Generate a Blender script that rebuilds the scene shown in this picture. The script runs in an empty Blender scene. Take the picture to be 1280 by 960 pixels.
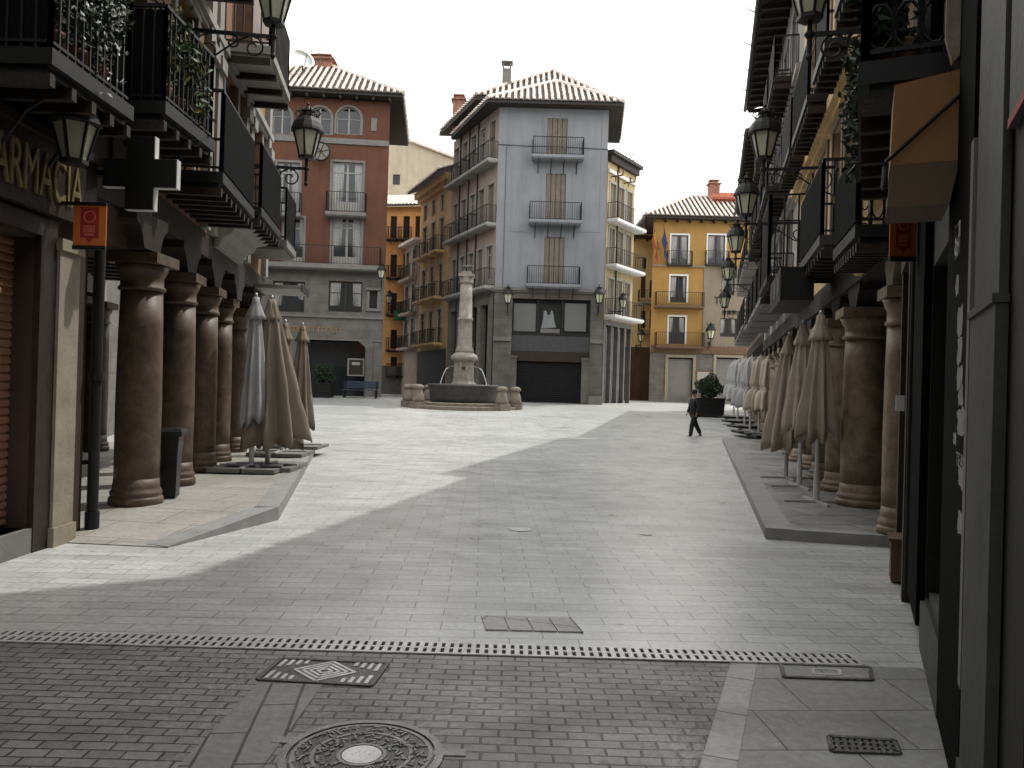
import bpy, bmesh, math, random
from mathutils import Vector, Matrix, Euler
random.seed(7)
R = math.radians
scene = bpy.context.scene
COL = scene.collection
PI = math.pi

# ---------------------------------------------------------------- camera
PITCH, ROLL = 0.004, R(1.6)
CAM_R = Matrix.Rotation(PI/2 + PITCH, 3, 'X') @ Matrix.Rotation(ROLL, 3, 'Z')
CAM_P = Vector((0, 0, 1.6))
cd = bpy.data.cameras.new('camera'); cam = bpy.data.objects.new('camera', cd); COL.objects.link(cam)
cam.matrix_world = Matrix.Translation(CAM_P) @ CAM_R.to_4x4()
cd.sensor_width = 36; cd.lens = 36*1000/1280; cd.clip_start = .05; cd.clip_end = 2000
scene.camera = cam

def ray(px, py):
    return CAM_R @ Vector(((px-640)/1000, (480-py)/1000, -1))

def gz(y):                                   # the square climbs gently towards its far end
    if y < 26: return 0.0
    if y < 46: return .04*(y-26)
    return .8

def G(px, py, dz=0):                          # where a line of sight meets the ground
    d = ray(px, py); lo, hi = .3, 400
    f = lambda t: CAM_P.z + d.z*t - gz(d.y*t) - dz
    for _ in range(60):
        m = (lo+hi)/2
        if f(m) > 0: lo = m
        else: hi = m
    p = CAM_P + d*lo
    return p

class Fac:                                    # a facade line: s along it (left to right seen from outside), d outward, z up
    def __init__(self, A, B):
        self.A = Vector((A[0], A[1])); self.B = Vector((B[0], B[1]))
        self.t = (self.B-self.A).normalized(); self.n = Vector((self.t.y, -self.t.x)); self.L = (self.B-self.A).length
    def p(self, s, d, z):
        q = self.A + self.t*s + self.n*d
        return Vector((q.x, q.y, z))
    def sY(self, y): return (y-self.A.y)/self.t.y
    def hit(self, px, py, d=0):               # (s, z) of the wall point on a line of sight
        r = ray(px, py); o = self.A + self.n*d
        k = (o.x*self.n.x + o.y*self.n.y - CAM_P.x*self.n.x - CAM_P.y*self.n.y)/(r.x*self.n.x + r.y*self.n.y)
        q = CAM_P + r*k
        return ((q.x-self.A.x)*self.t.x + (q.y-self.A.y)*self.t.y, q.z)

# ---------------------------------------------------------------- materials
def nodes(name):
    m = bpy.data.materials.new(name); m.use_nodes = True
    nt = m.node_tree; b = nt.nodes['Principled BSDF']
    return m, nt, b
DIM = {'beige_render': 0.74, 'cool_white_plaster': 0.447, 'pinkish_plaster': 0.615, 'brick_red_render': 0.442, 'ochre_render': 0.826, 'yellow_render': 0.576, 'cream_render': 0.359, 'straw_render': 0.661, 'rose_render': 0.636, 'trim_stone': 0.408, 'fountain_stone': 1, 'bollard_stone': 0.51, 'painted_frame': 0.476, 'off_white_plaster': 0.51, 'cream_louvre': 0.422, 'beige_canvas': 0.408, 'taupe_canvas': 0.408, 'cream_canvas': 0.6, 'white_canvas': 0.6, 'pale_shutter': 0.408, 'peach_render': 0.547, 'cream_stone': 0.578, 'white_paint': 0.765, 'orange_render': 1.15}
def mat(name, col, rough=.75, var=.18, scale=3.0, bump=.0, bscale=40, metal=0, streak=0, spec=.4, dirt=None):
    q_ = DIM.get(name, 1); col = tuple(c*q_ for c in col); dirt = tuple(c*q_ for c in dirt) if dirt else None
    m, nt, b = nodes(name); N = nt.nodes.new; Lk = nt.links.new
    b.inputs['Roughness'].default_value = rough; b.inputs['Metallic'].default_value = metal
    b.inputs['Specular IOR Level'].default_value = spec
    tc = N('ShaderNodeTexCoord'); geo = N('ShaderNodeNewGeometry')
    n1 = N('ShaderNodeTexNoise'); n1.inputs['Scale'].default_value = scale; n1.inputs['Detail'].default_value = 6; n1.inputs['Roughness'].default_value = .65
    Lk(geo.outputs['Position'], n1.inputs['Vector'])
    hs = N('ShaderNodeMapRange'); hs.inputs['From Min'].default_value = .25; hs.inputs['From Max'].default_value = .75
    hs.inputs['To Min'].default_value = 1-var*1.4; hs.inputs['To Max'].default_value = 1+var
    Lk(n1.outputs['Fac'], hs.inputs['Value'])
    mul = N('ShaderNodeMixRGB'); mul.blend_type = 'MULTIPLY'; mul.inputs['Fac'].default_value = 1
    mul.inputs['Color1'].default_value = (*col, 1); Lk(hs.outputs['Result'], mul.inputs['Color2'])
    out = mul.outputs['Color']
    if streak:
        mp = N('ShaderNodeMapping'); mp.inputs['Scale'].default_value = (2.2, 2.2, .22); Lk(geo.outputs['Position'], mp.inputs['Vector'])
        n2 = N('ShaderNodeTexNoise'); n2.inputs['Scale'].default_value = 1.6; n2.inputs['Detail'].default_value = 8; Lk(mp.outputs['Vector'], n2.inputs['Vector'])
        r2 = N('ShaderNodeMapRange'); r2.inputs['From Min'].default_value = .45; r2.inputs['From Max'].default_value = .72; Lk(n2.outputs['Fac'], r2.inputs['Value'])
        r2.inputs['To Max'].default_value = streak
        mx = N('ShaderNodeMixRGB'); mx.blend_type = 'MIX'; Lk(r2.outputs['Result'], mx.inputs['Fac']); Lk(out, mx.inputs['Color1'])
        dc = dirt or tuple(c*.45 for c in col); mx.inputs['Color2'].default_value = (*dc, 1); out = mx.outputs['Color']
    Lk(out, b.inputs['Base Color'])
    if bump:
        n3 = N('ShaderNodeTexNoise'); n3.inputs['Scale'].default_value = bscale; n3.inputs['Detail'].default_value = 4; Lk(geo.outputs['Position'], n3.inputs['Vector'])
        bp = N('ShaderNodeBump'); bp.inputs['Strength'].default_value = bump; bp.inputs['Distance'].default_value = .02
        Lk(n3.outputs['Fac'], bp.inputs['Height']); Lk(bp.outputs['Normal'], b.inputs['Normal'])
    return m

def paving(name, c1, c2, mortar, bw, bh, msize, rot=0, rough=(.35, .7), bump=.35, stain=.35, offset=.5, big=.35, spec=.5):
    m, nt, b = nodes(name); N = nt.nodes.new; Lk = nt.links.new
    geo = N('ShaderNodeNewGeometry'); mp = N('ShaderNodeMapping'); mp.inputs['Rotation'].default_value = (0, 0, rot); Lk(geo.outputs['Position'], mp.inputs['Vector'])
    wn = N('ShaderNodeTexNoise'); wn.inputs['Scale'].default_value = 1.3; wn.inputs['Detail'].default_value = 3; Lk(geo.outputs['Position'], wn.inputs['Vector'])
    wv = N('ShaderNodeVectorMath'); wv.operation = 'SCALE'; wv.inputs['Scale'].default_value = .03; Lk(wn.outputs['Color'], wv.inputs[0])
    ad = N('ShaderNodeVectorMath'); ad.operation = 'ADD'; Lk(mp.outputs['Vector'], ad.inputs[0]); Lk(wv.outputs['Vector'], ad.inputs[1])
    br = N('ShaderNodeTexBrick'); br.offset = offset; Lk(ad.outputs['Vector'], br.inputs['Vector'])
    br.inputs['Color1'].default_value = (*c1, 1); br.inputs['Color2'].default_value = (*c2, 1); br.inputs['Mortar'].default_value = (*mortar, 1)
    br.inputs['Scale'].default_value = 1; br.inputs['Brick Width'].default_value = bw; br.inputs['Row Height'].default_value = bh
    br.inputs['Mortar Size'].default_value = msize; br.inputs['Mortar Smooth'].default_value = .3; br.inputs['Bias'].default_value = -.1
    n1 = N('ShaderNodeTexNoise'); n1.inputs['Scale'].default_value = big; n1.inputs['Detail'].default_value = 9; n1.inputs['Roughness'].default_value = .62; Lk(geo.outputs['Position'], n1.inputs['Vector'])
    r1 = N('ShaderNodeMapRange'); r1.inputs['From Min'].default_value = .3; r1.inputs['From Max'].default_value = .7; r1.inputs['To Min'].default_value = 1-stain; r1.inputs['To Max'].default_value = 1+stain*.35
    Lk(n1.outputs['Fac'], r1.inputs['Value'])
    n4 = N('ShaderNodeTexNoise'); n4.inputs['Scale'].default_value = 22; n4.inputs['Detail'].default_value = 5; Lk(geo.outputs['Position'], n4.inputs['Vector'])
    r4 = N('ShaderNodeMapRange'); r4.inputs['From Min'].default_value = .3; r4.inputs['From Max'].default_value = .7; r4.inputs['To Min'].default_value = .82; r4.inputs['To Max'].default_value = 1.12; Lk(n4.outputs['Fac'], r4.inputs['Value'])
    mm = N('ShaderNodeMath'); mm.operation = 'MULTIPLY'; Lk(r1.outputs['Result'], mm.inputs[0]); Lk(r4.outputs['Result'], mm.inputs[1])
    mul = N('ShaderNodeMixRGB'); mul.blend_type = 'MULTIPLY'; mul.inputs['Fac'].default_value = 1; Lk(br.outputs['Color'], mul.inputs['Color1']); Lk(mm.outputs['Value'], mul.inputs['Color2'])
    vo = N('ShaderNodeTexVoronoi'); vo.inputs['Scale'].default_value = 1.7; vo.inputs['Randomness'].default_value = 1; Lk(geo.outputs['Position'], vo.inputs['Vector'])
    sv = N('ShaderNodeMapRange'); sv.inputs['From Min'].default_value = .035; sv.inputs['From Max'].default_value = .055; sv.inputs['To Min'].default_value = .55; sv.inputs['To Max'].default_value = 1; Lk(vo.outputs['Distance'], sv.inputs['Value'])
    mps = N('ShaderNodeMapping'); mps.inputs['Rotation'].default_value = (0, 0, .5); mps.inputs['Scale'].default_value = (.25, 2.2, 1); Lk(geo.outputs['Position'], mps.inputs['Vector'])
    ns = N('ShaderNodeTexNoise'); ns.inputs['Scale'].default_value = 1.1; ns.inputs['Detail'].default_value = 7; Lk(mps.outputs['Vector'], ns.inputs['Vector'])
    ms = N('ShaderNodeMapRange'); ms.inputs['From Min'].default_value = .56; ms.inputs['From Max'].default_value = .74; ms.inputs['To Min'].default_value = 1; ms.inputs['To Max'].default_value = .72; Lk(ns.outputs['Fac'], ms.inputs['Value'])
    m2 = N('ShaderNodeMath'); m2.operation = 'MULTIPLY'; Lk(sv.outputs['Result'], m2.inputs[0]); Lk(ms.outputs['Result'], m2.inputs[1])
    mul2 = N('ShaderNodeMixRGB'); mul2.blend_type = 'MULTIPLY'; mul2.inputs['Fac'].default_value = 1; Lk(mul.outputs['Color'], mul2.inputs['Color1']); Lk(m2.outputs['Value'], mul2.inputs['Color2'])
    Lk(mul2.outputs['Color'], b.inputs['Base Color'])
    rr = N('ShaderNodeMapRange'); rr.inputs['From Min'].default_value = .3; rr.inputs['From Max'].default_value = .7; rr.inputs['To Min'].default_value = rough[0]; rr.inputs['To Max'].default_value = rough[1]
    n5 = N('ShaderNodeTexNoise'); n5.inputs['Scale'].default_value = 2.1; n5.inputs['Detail'].default_value = 6; Lk(geo.outputs['Position'], n5.inputs['Vector']); Lk(n5.outputs['Fac'], rr.inputs['Value'])
    Lk(rr.outputs['Result'], b.inputs['Roughness']); b.inputs['Specular IOR Level'].default_value = spec
    hh = N('ShaderNodeMath'); hh.operation = 'MULTIPLY_ADD'; Lk(br.outputs['Fac'], hh.inputs[0]); hh.inputs[1].default_value = -1; Lk(n4.outputs['Fac'], hh.inputs[2])
    bp = N('ShaderNodeBump'); bp.inputs['Strength'].default_value = bump; bp.inputs['Distance'].default_value = .012; Lk(hh.outputs['Value'], bp.inputs['Height']); Lk(bp.outputs['Normal'], b.inputs['Normal'])
    return m

def stone_courses(name, col, bw, bh, msize=.008, dark=.55, streak=.3):     # ashlar or rendered blocks on a vertical face
    m, nt, b = nodes(name); N = nt.nodes.new; Lk = nt.links.new
    geo = N('ShaderNodeNewGeometry'); sp = N('ShaderNodeSeparateXYZ'); Lk(geo.outputs['Position'], sp.inputs[0])
    su = N('ShaderNodeMath'); su.operation = 'ADD'; Lk(sp.outputs['X'], su.inputs[0]); Lk(sp.outputs['Y'], su.inputs[1])
    cb = N('ShaderNodeCombineXYZ'); Lk(su.outputs[0], cb.inputs['X']); Lk(sp.outputs['Z'], cb.inputs['Y'])
    br = N('ShaderNodeTexBrick'); Lk(cb.outputs[0], br.inputs['Vector']); br.inputs['Scale'].default_value = 1
    br.inputs['Color1'].default_value = (*col, 1); br.inputs['Color2'].default_value = (*[c*.88 for c in col], 1); br.inputs['Mortar'].default_value = (*[c*dark for c in col], 1)
    br.inputs['Brick Width'].default_value = bw; br.inputs['Row Height'].default_value = bh; br.inputs['Mortar Size'].default_value = msize
    n1 = N('ShaderNodeTexNoise'); n1.inputs['Scale'].default_value = 1.5; n1.inputs['Detail'].default_value = 8; Lk(geo.outputs['Position'], n1.inputs['Vector'])
    r1 = N('ShaderNodeMapRange'); r1.inputs['From Min'].default_value = .3; r1.inputs['From Max'].default_value = .7; r1.inputs['To Min'].default_value = 1-streak; r1.inputs['To Max'].default_value = 1.1; Lk(n1.outputs['Fac'], r1.inputs['Value'])
    mul = N('ShaderNodeMixRGB'); mul.blend_type = 'MULTIPLY'; mul.inputs['Fac'].default_value = 1; Lk(br.outputs['Color'], mul.inputs['Color1']); Lk(r1.outputs['Result'], mul.inputs['Color2'])
    Lk(mul.outputs['Color'], b.inputs['Base Color']); b.inputs['Roughness'].default_value = .8
    bp = N('ShaderNodeBump'); bp.inputs['Strength'].default_value = .4; bp.inputs['Distance'].default_value = .01; bp.invert = True; Lk(br.outputs['Fac'], bp.inputs['Height']); Lk(bp.outputs['Normal'], b.inputs['Normal'])
    return m

def glassmat(name, col, rough=.06):
    m, nt, b = nodes(name); b.inputs['Base Color'].default_value = (*col, 1); b.inputs['Roughness'].default_value = rough; b.inputs['Specular IOR Level'].default_value = .6
    return m

def marble(name, base, light, dark):            # mottled, veined stone of the shafts
    m, nt, b = nodes(name); N = nt.nodes.new; Lk = nt.links.new
    geo = N('ShaderNodeNewGeometry')
    n1 = N('ShaderNodeTexNoise'); n1.inputs['Scale'].default_value = 4.5; n1.inputs['Detail'].default_value = 9; n1.inputs['Roughness'].default_value = .7; n1.inputs['Distortion'].default_value = .6; Lk(geo.outputs['Position'], n1.inputs['Vector'])
    cr = N('ShaderNodeValToRGB'); Lk(n1.outputs['Fac'], cr.inputs['Fac']); e = cr.color_ramp.elements
    e[0].position = .3; e[0].color = (*dark, 1); e[1].position = .72; e[1].color = (*light, 1); k = cr.color_ramp.elements.new(.5); k.color = (*base, 1)
    Lk(cr.outputs['Color'], b.inputs['Base Color']); b.inputs['Roughness'].default_value = .52 if 'column' in name else .62; b.inputs['Specular IOR Level'].default_value = .45
    n3 = N('ShaderNodeTexNoise'); n3.inputs['Scale'].default_value = 35; n3.inputs['Detail'].default_value = 4; Lk(geo.outputs['Position'], n3.inputs['Vector'])
    bp = N('ShaderNodeBump'); bp.inputs['Strength'].default_value = .25; bp.inputs['Distance'].default_value = .01; Lk(n3.outputs['Fac'], bp.inputs['Height']); Lk(bp.outputs['Normal'], b.inputs['Normal'])
    return m

M = {}
M['plaza'] = paving('plaza_stone', (.535,.548,.533), (.44,.452,.438), (.14,.142,.14), .44, .165, .0045, rot=R(-2), rough=(.27,.40), stain=.22, bump=.16, spec=.9)
M['brick'] = paving('street_setts', (.235,.237,.232), (.17,.172,.17), (.04,.041,.041), .158, .078, .0062, rough=(.34,.62), stain=.5, bump=.8, big=.8)
M['band'] = paving('band_stone', (.235,.236,.23), (.20,.20,.195), (.05,.05,.05), .62, .17, .008, rot=R(83), rough=(.45,.7), stain=.3, bump=.5)
M['slab'] = paving('pavement_slabs', (.27,.272,.265), (.235,.237,.23), (.07,.07,.07), .62, .44, .006, rot=R(-4), rough=(.36,.62), stain=.35, bump=.3, big=.9)
M['granite'] = paving('granite_kerb', (.42,.42,.405), (.37,.37,.36), (.12,.12,.118), 2.0, .52, .006, rot=R(20), rough=(.5,.75), stain=.22, bump=.35, big=1.2)
M['terrace'] = paving('terrace_slabs', (.29,.29,.28), (.18,.18,.175), (.07,.07,.07), 1.1, .62, .014, rot=R(-14), rough=(.28,.55), stain=.45, bump=.25, big=.9)
M['terrace_warm'] = paving('arcade_slabs', (.36,.345,.31), (.32,.31,.28), (.15,.14,.13), .8, .6, .008, rot=R(8), rough=(.45,.7), stain=.28, bump=.2)
M['kerb'] = mat('kerb_stone', (.25,.25,.245), .7, .2, 4, .3)
M['iron'] = mat('black_iron', (.0065,.007,.007), .6, .25, 6)
M['iron_grey'] = mat('grey_iron', (.05,.052,.055), .5, .25, 6)
M['castiron'] = mat('cast_iron', (.085,.085,.082), .42, .35, 9, .4, 60, metal=.35)
M['iron_light'] = mat('rubbed_iron', (.22,.22,.215), .4, .3, 9, .3, 60, metal=.2)
M['castlight'] = mat('bright_iron', (.55,.55,.54), .34, .25, 7, .2, 60, metal=.2)  # pale colour stands in for glare on the drain bars
M['void'] = mat('dark_interior', (.008,.009,.009), .8, .2)
M['glass'] = glassmat('window_glass', (.022,.027,.03))
M['glass_pale'] = glassmat('curtained_glass', (.16,.165,.165), .12)
M['white_frame'] = mat('painted_frame', (.55,.54,.50), .5, .12, 5)
M['wood_dark'] = mat('dark_wood', (.024,.015,.010), .55, .35, 7, .2)
M['wood_mid'] = mat('brown_wood', (.12,.065,.035), .55, .35, 7, .2)
M['timber'] = mat('old_timber', (.028,.019,.013), .75, .4, 9, .4)
M['plaster_grey'] = mat('cool_white_plaster', (.50,.53,.57), .85, .10, .7, .1, 60, streak=.5, dirt=(.33,.35,.38))
M['plaster_pink'] = mat('pinkish_plaster', (.50,.40,.34), .85, .22, 1.2, .2, 30, streak=.5, dirt=(.34,.20,.15))
M['plaster_red'] = mat('brick_red_render', (.25,.10,.056), .85, .16, .9, .15, 50, streak=.55, dirt=(.17,.068,.05))
M['plaster_orange'] = mat('orange_render', (.54,.29,.11), .85, .12, 1.2, .15, 50, streak=.3, dirt=(.42,.16,.04))
M['plaster_ochre'] = mat('ochre_render', (.54,.37,.18), .85, .18, 1.2, .2, 30, streak=.5, dirt=(.33,.19,.09))
M['plaster_yellow'] = mat('yellow_render', (.54,.315,.09), .85, .12, .9, .12, 50, streak=.45, dirt=(.48,.27,.07))
M['plaster_cream'] = mat('cream_render', (.60,.49,.36), .85, .1, 1.2, .12, 50, streak=.3)
M['plaster_beige'] = mat('beige_render', (.58,.50,.38), .85, .1, 1.0, .1, 40, streak=.3)
M['plaster_straw'] = mat('straw_render', (.60,.47,.24), .85, .12, 1.0, .1, 40, streak=.35)
M['plaster_rose'] = mat('rose_render', (.55,.42,.36), .85, .18, 1.0, .1, 40, streak=.4)
M['plaster_peach'] = mat('peach_render', (.50,.27,.16), .85, .2, 1.3, .2, 30, streak=.45)
M['plaster_gold'] = mat('golden_plaster', (.60,.43,.23), .85, .18, 1.3, .2, 30, streak=.45, dirt=(.28,.18,.08))
M['plaster_white'] = mat('off_white_plaster', (.55,.53,.49), .85, .12, 1.1, .15, 40, streak=.4)
M['plaster_brown'] = mat('brown_render', (.055,.035,.025), .85, .25, 1.4, .2, 30, streak=.4)
M['stone_grey'] = stone_courses('grey_ashlar', (.142,.134,.123), 1.3, .52)
M['stone_warm'] = stone_courses('warm_ashlar', (.13,.12,.105), .9, .42)
M['stone_trim'] = mat('trim_stone', (.40,.385,.36), .8, .15, 3, .2)
M['stone_cream'] = mat('cream_stone', (.46,.40,.30), .75, .2, 4, .25, 30, streak=.4)
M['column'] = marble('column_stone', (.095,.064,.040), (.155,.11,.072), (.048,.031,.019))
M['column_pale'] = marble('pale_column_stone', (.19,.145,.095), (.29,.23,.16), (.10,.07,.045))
M['fountain'] = marble('fountain_stone', (.22,.20,.175), (.29,.27,.24), (.14,.105,.09))
M['basin'] = mat('dark_basin_stone', (.06,.06,.057), .6, .35, 4, .3)
M['bollard'] = mat('bollard_stone', (.38,.32,.26), .8, .3, 5, .4)
M['tile'] = mat('clay_tile', (.66,.57,.51), .75, .40, 5, .2, 30)
M['chimney_brick'] = mat('chimney_brick', (.27,.13,.09), .85, .3, 6, .3, 30)
M['screen'] = mat('dark_mesh_screen', (.007,.0075,.0075), .95, .2, 8, spec=.05)
M['tile_red'] = mat('red_clay_tile', (.50,.16,.085), .8, .35, 5, .2, 30)
M['tile_bed'] = mat('roof_underside', (.035,.026,.02), .85, .3, 4)
M['eave'] = mat('eave_boards', (.03,.025,.021), .8, .3, 5)
M['canvas'] = mat('beige_canvas', (.52,.43,.33), .9, .1, 4, .12, 90, streak=.25, dirt=(.40,.32,.24))
M['canvas_taupe'] = mat('taupe_canvas', (.40,.34,.27), .9, .1, 4, .12, 90, streak=.25)
M['canvas_pale'] = mat('pale_canvas', (.36,.31,.25), .9, .12, 4, .12, 90, streak=.3, dirt=(.27,.23,.18))
M['canvas_grey'] = mat('grey_canvas', (.36,.365,.37), .9, .12, 4, .12, 90, streak=.25)
M['canvas_white'] = mat('white_canvas', (.62,.62,.61), .9, .1, 4, .12, 90, streak=.25)
M['canvas_cream'] = mat('cream_canvas', (.66,.57,.45), .9, .1, 4, .12, 90, streak=.2)
M['alu'] = mat('pale_metal', (.55,.55,.54), .4, .1, 5, metal=.4)
M['white'] = mat('white_paint', (.75,.75,.73), .55, .08, 4)
M['curtain'] = mat('net_curtain', (.30,.30,.29), .35, .25, 9, spec=.5)
M['shutter_brown'] = mat('brown_shutter', (.31,.155,.09), .5, .12, 3, streak=.2)
M['shutter_dark'] = mat('dark_shutter', (.010,.011,.011), .6, .25, 3, spec=.12)
M['shutter_pale'] = mat('pale_shutter', (.42,.40,.37), .6, .12, 3)
M['louvre'] = mat('cream_louvre', (.42,.36,.27), .6, .15, 4)
M['louvre_edge'] = mat('shadow_gap', (.10,.09,.075), .7, .15, 4)
M['orange'] = mat('orange_banner', (.60,.16,.03), .7, .06)
M['red'] = mat('red_banner', (.34,.028,.02), .7, .06)
M['redprint'] = mat('red_print', (.62,.16,.10), .7, .06)
M['gold'] = mat('gold_letter', (.21,.165,.075), .5, .3, 8, metal=.2)
M['brass'] = mat('dull_brass', (.30,.20,.09), .5, .2, 8)
M['lampglass'] = mat('milky_lamp_glass', (.52,.53,.40), .35, .08, 6)
M['leaf'] = mat('leaf_green', (.05,.085,.025), .6, .5, 7)
M['leaf_dark'] = mat('dark_leaf', (.022,.042,.018), .6, .5, 7)
M['leaf_yellow'] = mat('yellow_leaf', (.17,.15,.035), .6, .5, 7)
M['flower_white'] = mat('white_petal', (.78,.78,.76), .7, .08, 9)
M['flower_red'] = mat('red_petal', (.35,.03,.03), .7, .2, 9)
M['black_cloth'] = mat('black_cloth', (.010,.011,.012), .85, .2, 12, .2, 70)
M['skin'] = mat('skin', (.30,.17,.12), .6, .06, 12)
M['hair'] = mat('dark_hair', (.02,.013,.01), .7, .2, 30)
M['blue'] = mat('dark_blue_paint', (.03,.045,.075), .5, .15, 5)
M['plastic'] = mat('black_plastic', (.014,.015,.015), .35, .15, 5)
M['near_wall'] = stone_courses('shade_dark_stone', (.012,.0125,.011), 1.1, .6)  # near-black colour carries the deep shade on the near right wall
M['near_pilaster'] = mat('grey_green_paint', (.058,.062,.055), .7, .25, 3, .2, 30, streak=.6, dirt=(.08,.085,.075))
M['awning'] = mat('ochre_awning', (.30,.15,.06), .85, .08, 4, .1, 90)
M['awning_dull'] = mat('dull_awning', (.14,.10,.065), .85, .08, 4, .1, 90)
M['paper'] = mat('torn_paper', (.33,.32,.29), .8, .35, 14, .2)
M['green'] = mat('green_board', (.02,.12,.05), .6, .1)
M['flag_red'] = mat('flag_red', (.22,.03,.02), .8, .08); M['flag_yellow'] = mat('flag_yellow', (.36,.22,.05), .8, .08); M['flag_blue'] = mat('flag_blue', (.015,.022,.06), .8, .08)
M['black_letter'] = mat('black_letter', (.012,.012,.012), .5, .1)
M['pink'] = mat('pink_paint', (.65,.16,.2), .7, .1)
def watermat():
    m, nt, b = nodes('fountain_water'); b.inputs['Base Color'].default_value = (.10,.13,.13,1); b.inputs['Roughness'].default_value = .08
    N = nt.nodes.new; n = N('ShaderNodeTexNoise'); n.inputs['Scale'].default_value = 9; bp = N('ShaderNodeBump'); bp.inputs['Strength'].default_value = .3
    nt.links.new(n.outputs['Fac'], bp.inputs['Height']); nt.links.new(bp.outputs['Normal'], b.inputs['Normal']); return m
M['water'] = watermat()
def jetmat():
    m, nt, b = nodes('falling_water'); b.inputs['Base Color'].default_value = (.8,.84,.86,1); b.inputs['Roughness'].default_value = .15; b.inputs['Transmission Weight'].default_value = .35; return m
M['jet'] = jetmat()

# ---------------------------------------------------------------- mesh builder
BASE = {}
class MB:
    def __init__(self): self.v = []; self.f = []; self.sm = []
    def add(self, vs, fs, smooth=False):
        o = len(self.v); self.v += [tuple(v) for v in vs]
        for f in fs: self.f.append(tuple(i+o for i in f)); self.sm.append(smooth)
        return self
    def quad(self, a, b, c, d): return self.add([a, b, c, d], [(0,1,2,3)])
    def hexa(self, p):                        # p: 8 points, bottom ring 0-3 then top ring 4-7
        return self.add(p, [(3,2,1,0),(4,5,6,7),(0,1,5,4),(1,2,6,5),(2,3,7,6),(3,0,4,7)])
    def fbox(self, F, s0, s1, d0, d1, z0, z1):
        return self.hexa([F.p(s0,d1,z0), F.p(s1,d1,z0), F.p(s1,d0,z0), F.p(s0,d0,z0), F.p(s0,d1,z1), F.p(s1,d1,z1), F.p(s1,d0,z1), F.p(s0,d0,z1)])
    def box(self, x0, x1, y0, y1, z0, z1):
        return self.hexa([Vector(q) for q in ((x0,y0,z0),(x1,y0,z0),(x1,y1,z0),(x0,y1,z0),(x0,y0,z1),(x1,y0,z1),(x1,y1,z1),(x0,y1,z1))])
    def prism(self, pts, vec, smooth=False):  # polygon (list of Vectors) pushed along vec
        n = len(pts); vec = Vector(vec)
        vs = [Vector(p) for p in pts] + [Vector(p)+vec for p in pts]
        fs = [tuple(range(n))[::-1], tuple(range(n, 2*n))] + [(i, (i+1) % n, n+(i+1) % n, n+i) for i in range(n)]
        return self.add(vs, fs, smooth)
    def tube(self, pts, r, n=6, cap=True, smooth=True):
        pts = [Vector(p) for p in pts]; rr = r if isinstance(r, (list, tuple)) else [r]*len(pts)
        vs = []; fs = []; up = None
        for i, p in enumerate(pts):
            t = (pts[min(i+1, len(pts)-1)] - pts[max(i-1, 0)])
            if t.length < 1e-9: t = Vector((0,0,1))
            t.normalize()
            if up is None or abs(up.dot(t)) > .98: up = Vector((0,0,1)) if abs(t.z) < .9 else Vector((1,0,0))
            a = t.cross(up).normalized(); b = a.cross(t)
            up = b
            for k in range(n):
                an = 2*PI*k/n; vs.append(p + (a*math.cos(an)+b*math.sin(an))*rr[i])
        for i in range(len(pts)-1):
            for k in range(n):
                k2 = (k+1) % n; fs.append((i*n+k, i*n+k2, (i+1)*n+k2, (i+1)*n+k))
        self.add(vs, fs, smooth)
        if cap:
            self.add(vs[:n], [tuple(range(n))[::-1]]); self.add(vs[-n:], [tuple(range(n))])
        return self
    def bar(self, a, b, w):                   # thin square bar, no caps
        a, b = Vector(a), Vector(b); t = (b-a).normalized(); u = Vector((0,0,1)) if abs(t.z) < .9 else Vector((1,0,0))
        x = t.cross(u).normalized()*w/2; y = x.cross(t).normalized()*w/2
        c = [(-1,-1),(1,-1),(1,1),(-1,1)]
        return self.add([a+x*i+y*j for i, j in c] + [b+x*i+y*j for i, j in c], [(0,1,5,4),(1,2,6,5),(2,3,7,6),(3,0,4,7),(3,2,1,0),(4,5,6,7)])
    def lathe(self, prof, c=(0,0,0), n=20, smooth=True, rmod=None, rot=0):
        c = Vector(c); vs = []; fs = []
        for j, (r, z) in enumerate(prof):
            for k in range(n):
                an = 2*PI*k/n + rot; q = r*(rmod(an, j) if rmod else 1)
                vs.append(c + Vector((q*math.cos(an), q*math.sin(an), z)))
        for j in range(len(prof)-1):
            for k in range(n):
                k2 = (k+1) % n; fs.append((j*n+k, j*n+k2, (j+1)*n+k2, (j+1)*n+k))
        if prof[0][0] > .001: fs.append(tuple(range(n))[::-1])
        if prof[-1][0] > .001: fs.append(tuple(range((len(prof)-1)*n, len(prof)*n)))
        return self.add(vs, fs, smooth)
    def ball(self, c, r, n=10, m=6, sz=1):
        return self.lathe([(max(r*math.sin(PI*j/m), .0005), -r*sz*math.cos(PI*j/m)) for j in range(m+1)], c, n)
    def leaves(self, pts, size, seed=1):
        rn = random.Random(seed)
        for p in pts:
            p = Vector(p); a = Vector((rn.uniform(-1,1), rn.uniform(-1,1), rn.uniform(-1,1))).normalized()
            b = a.cross(Vector((rn.uniform(-1,1), rn.uniform(-1,1), rn.uniform(-1,1)))).normalized()
            s = size*rn.uniform(.6,1.35); w = s*.42; nn = a.cross(b)*s*.16
            self.add([p-a*s*.5, p-b*w*.6+nn, p+a*s*.5, p+b*w*.6+nn], [(0,1,2),(0,2,3)])
        return self
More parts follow.
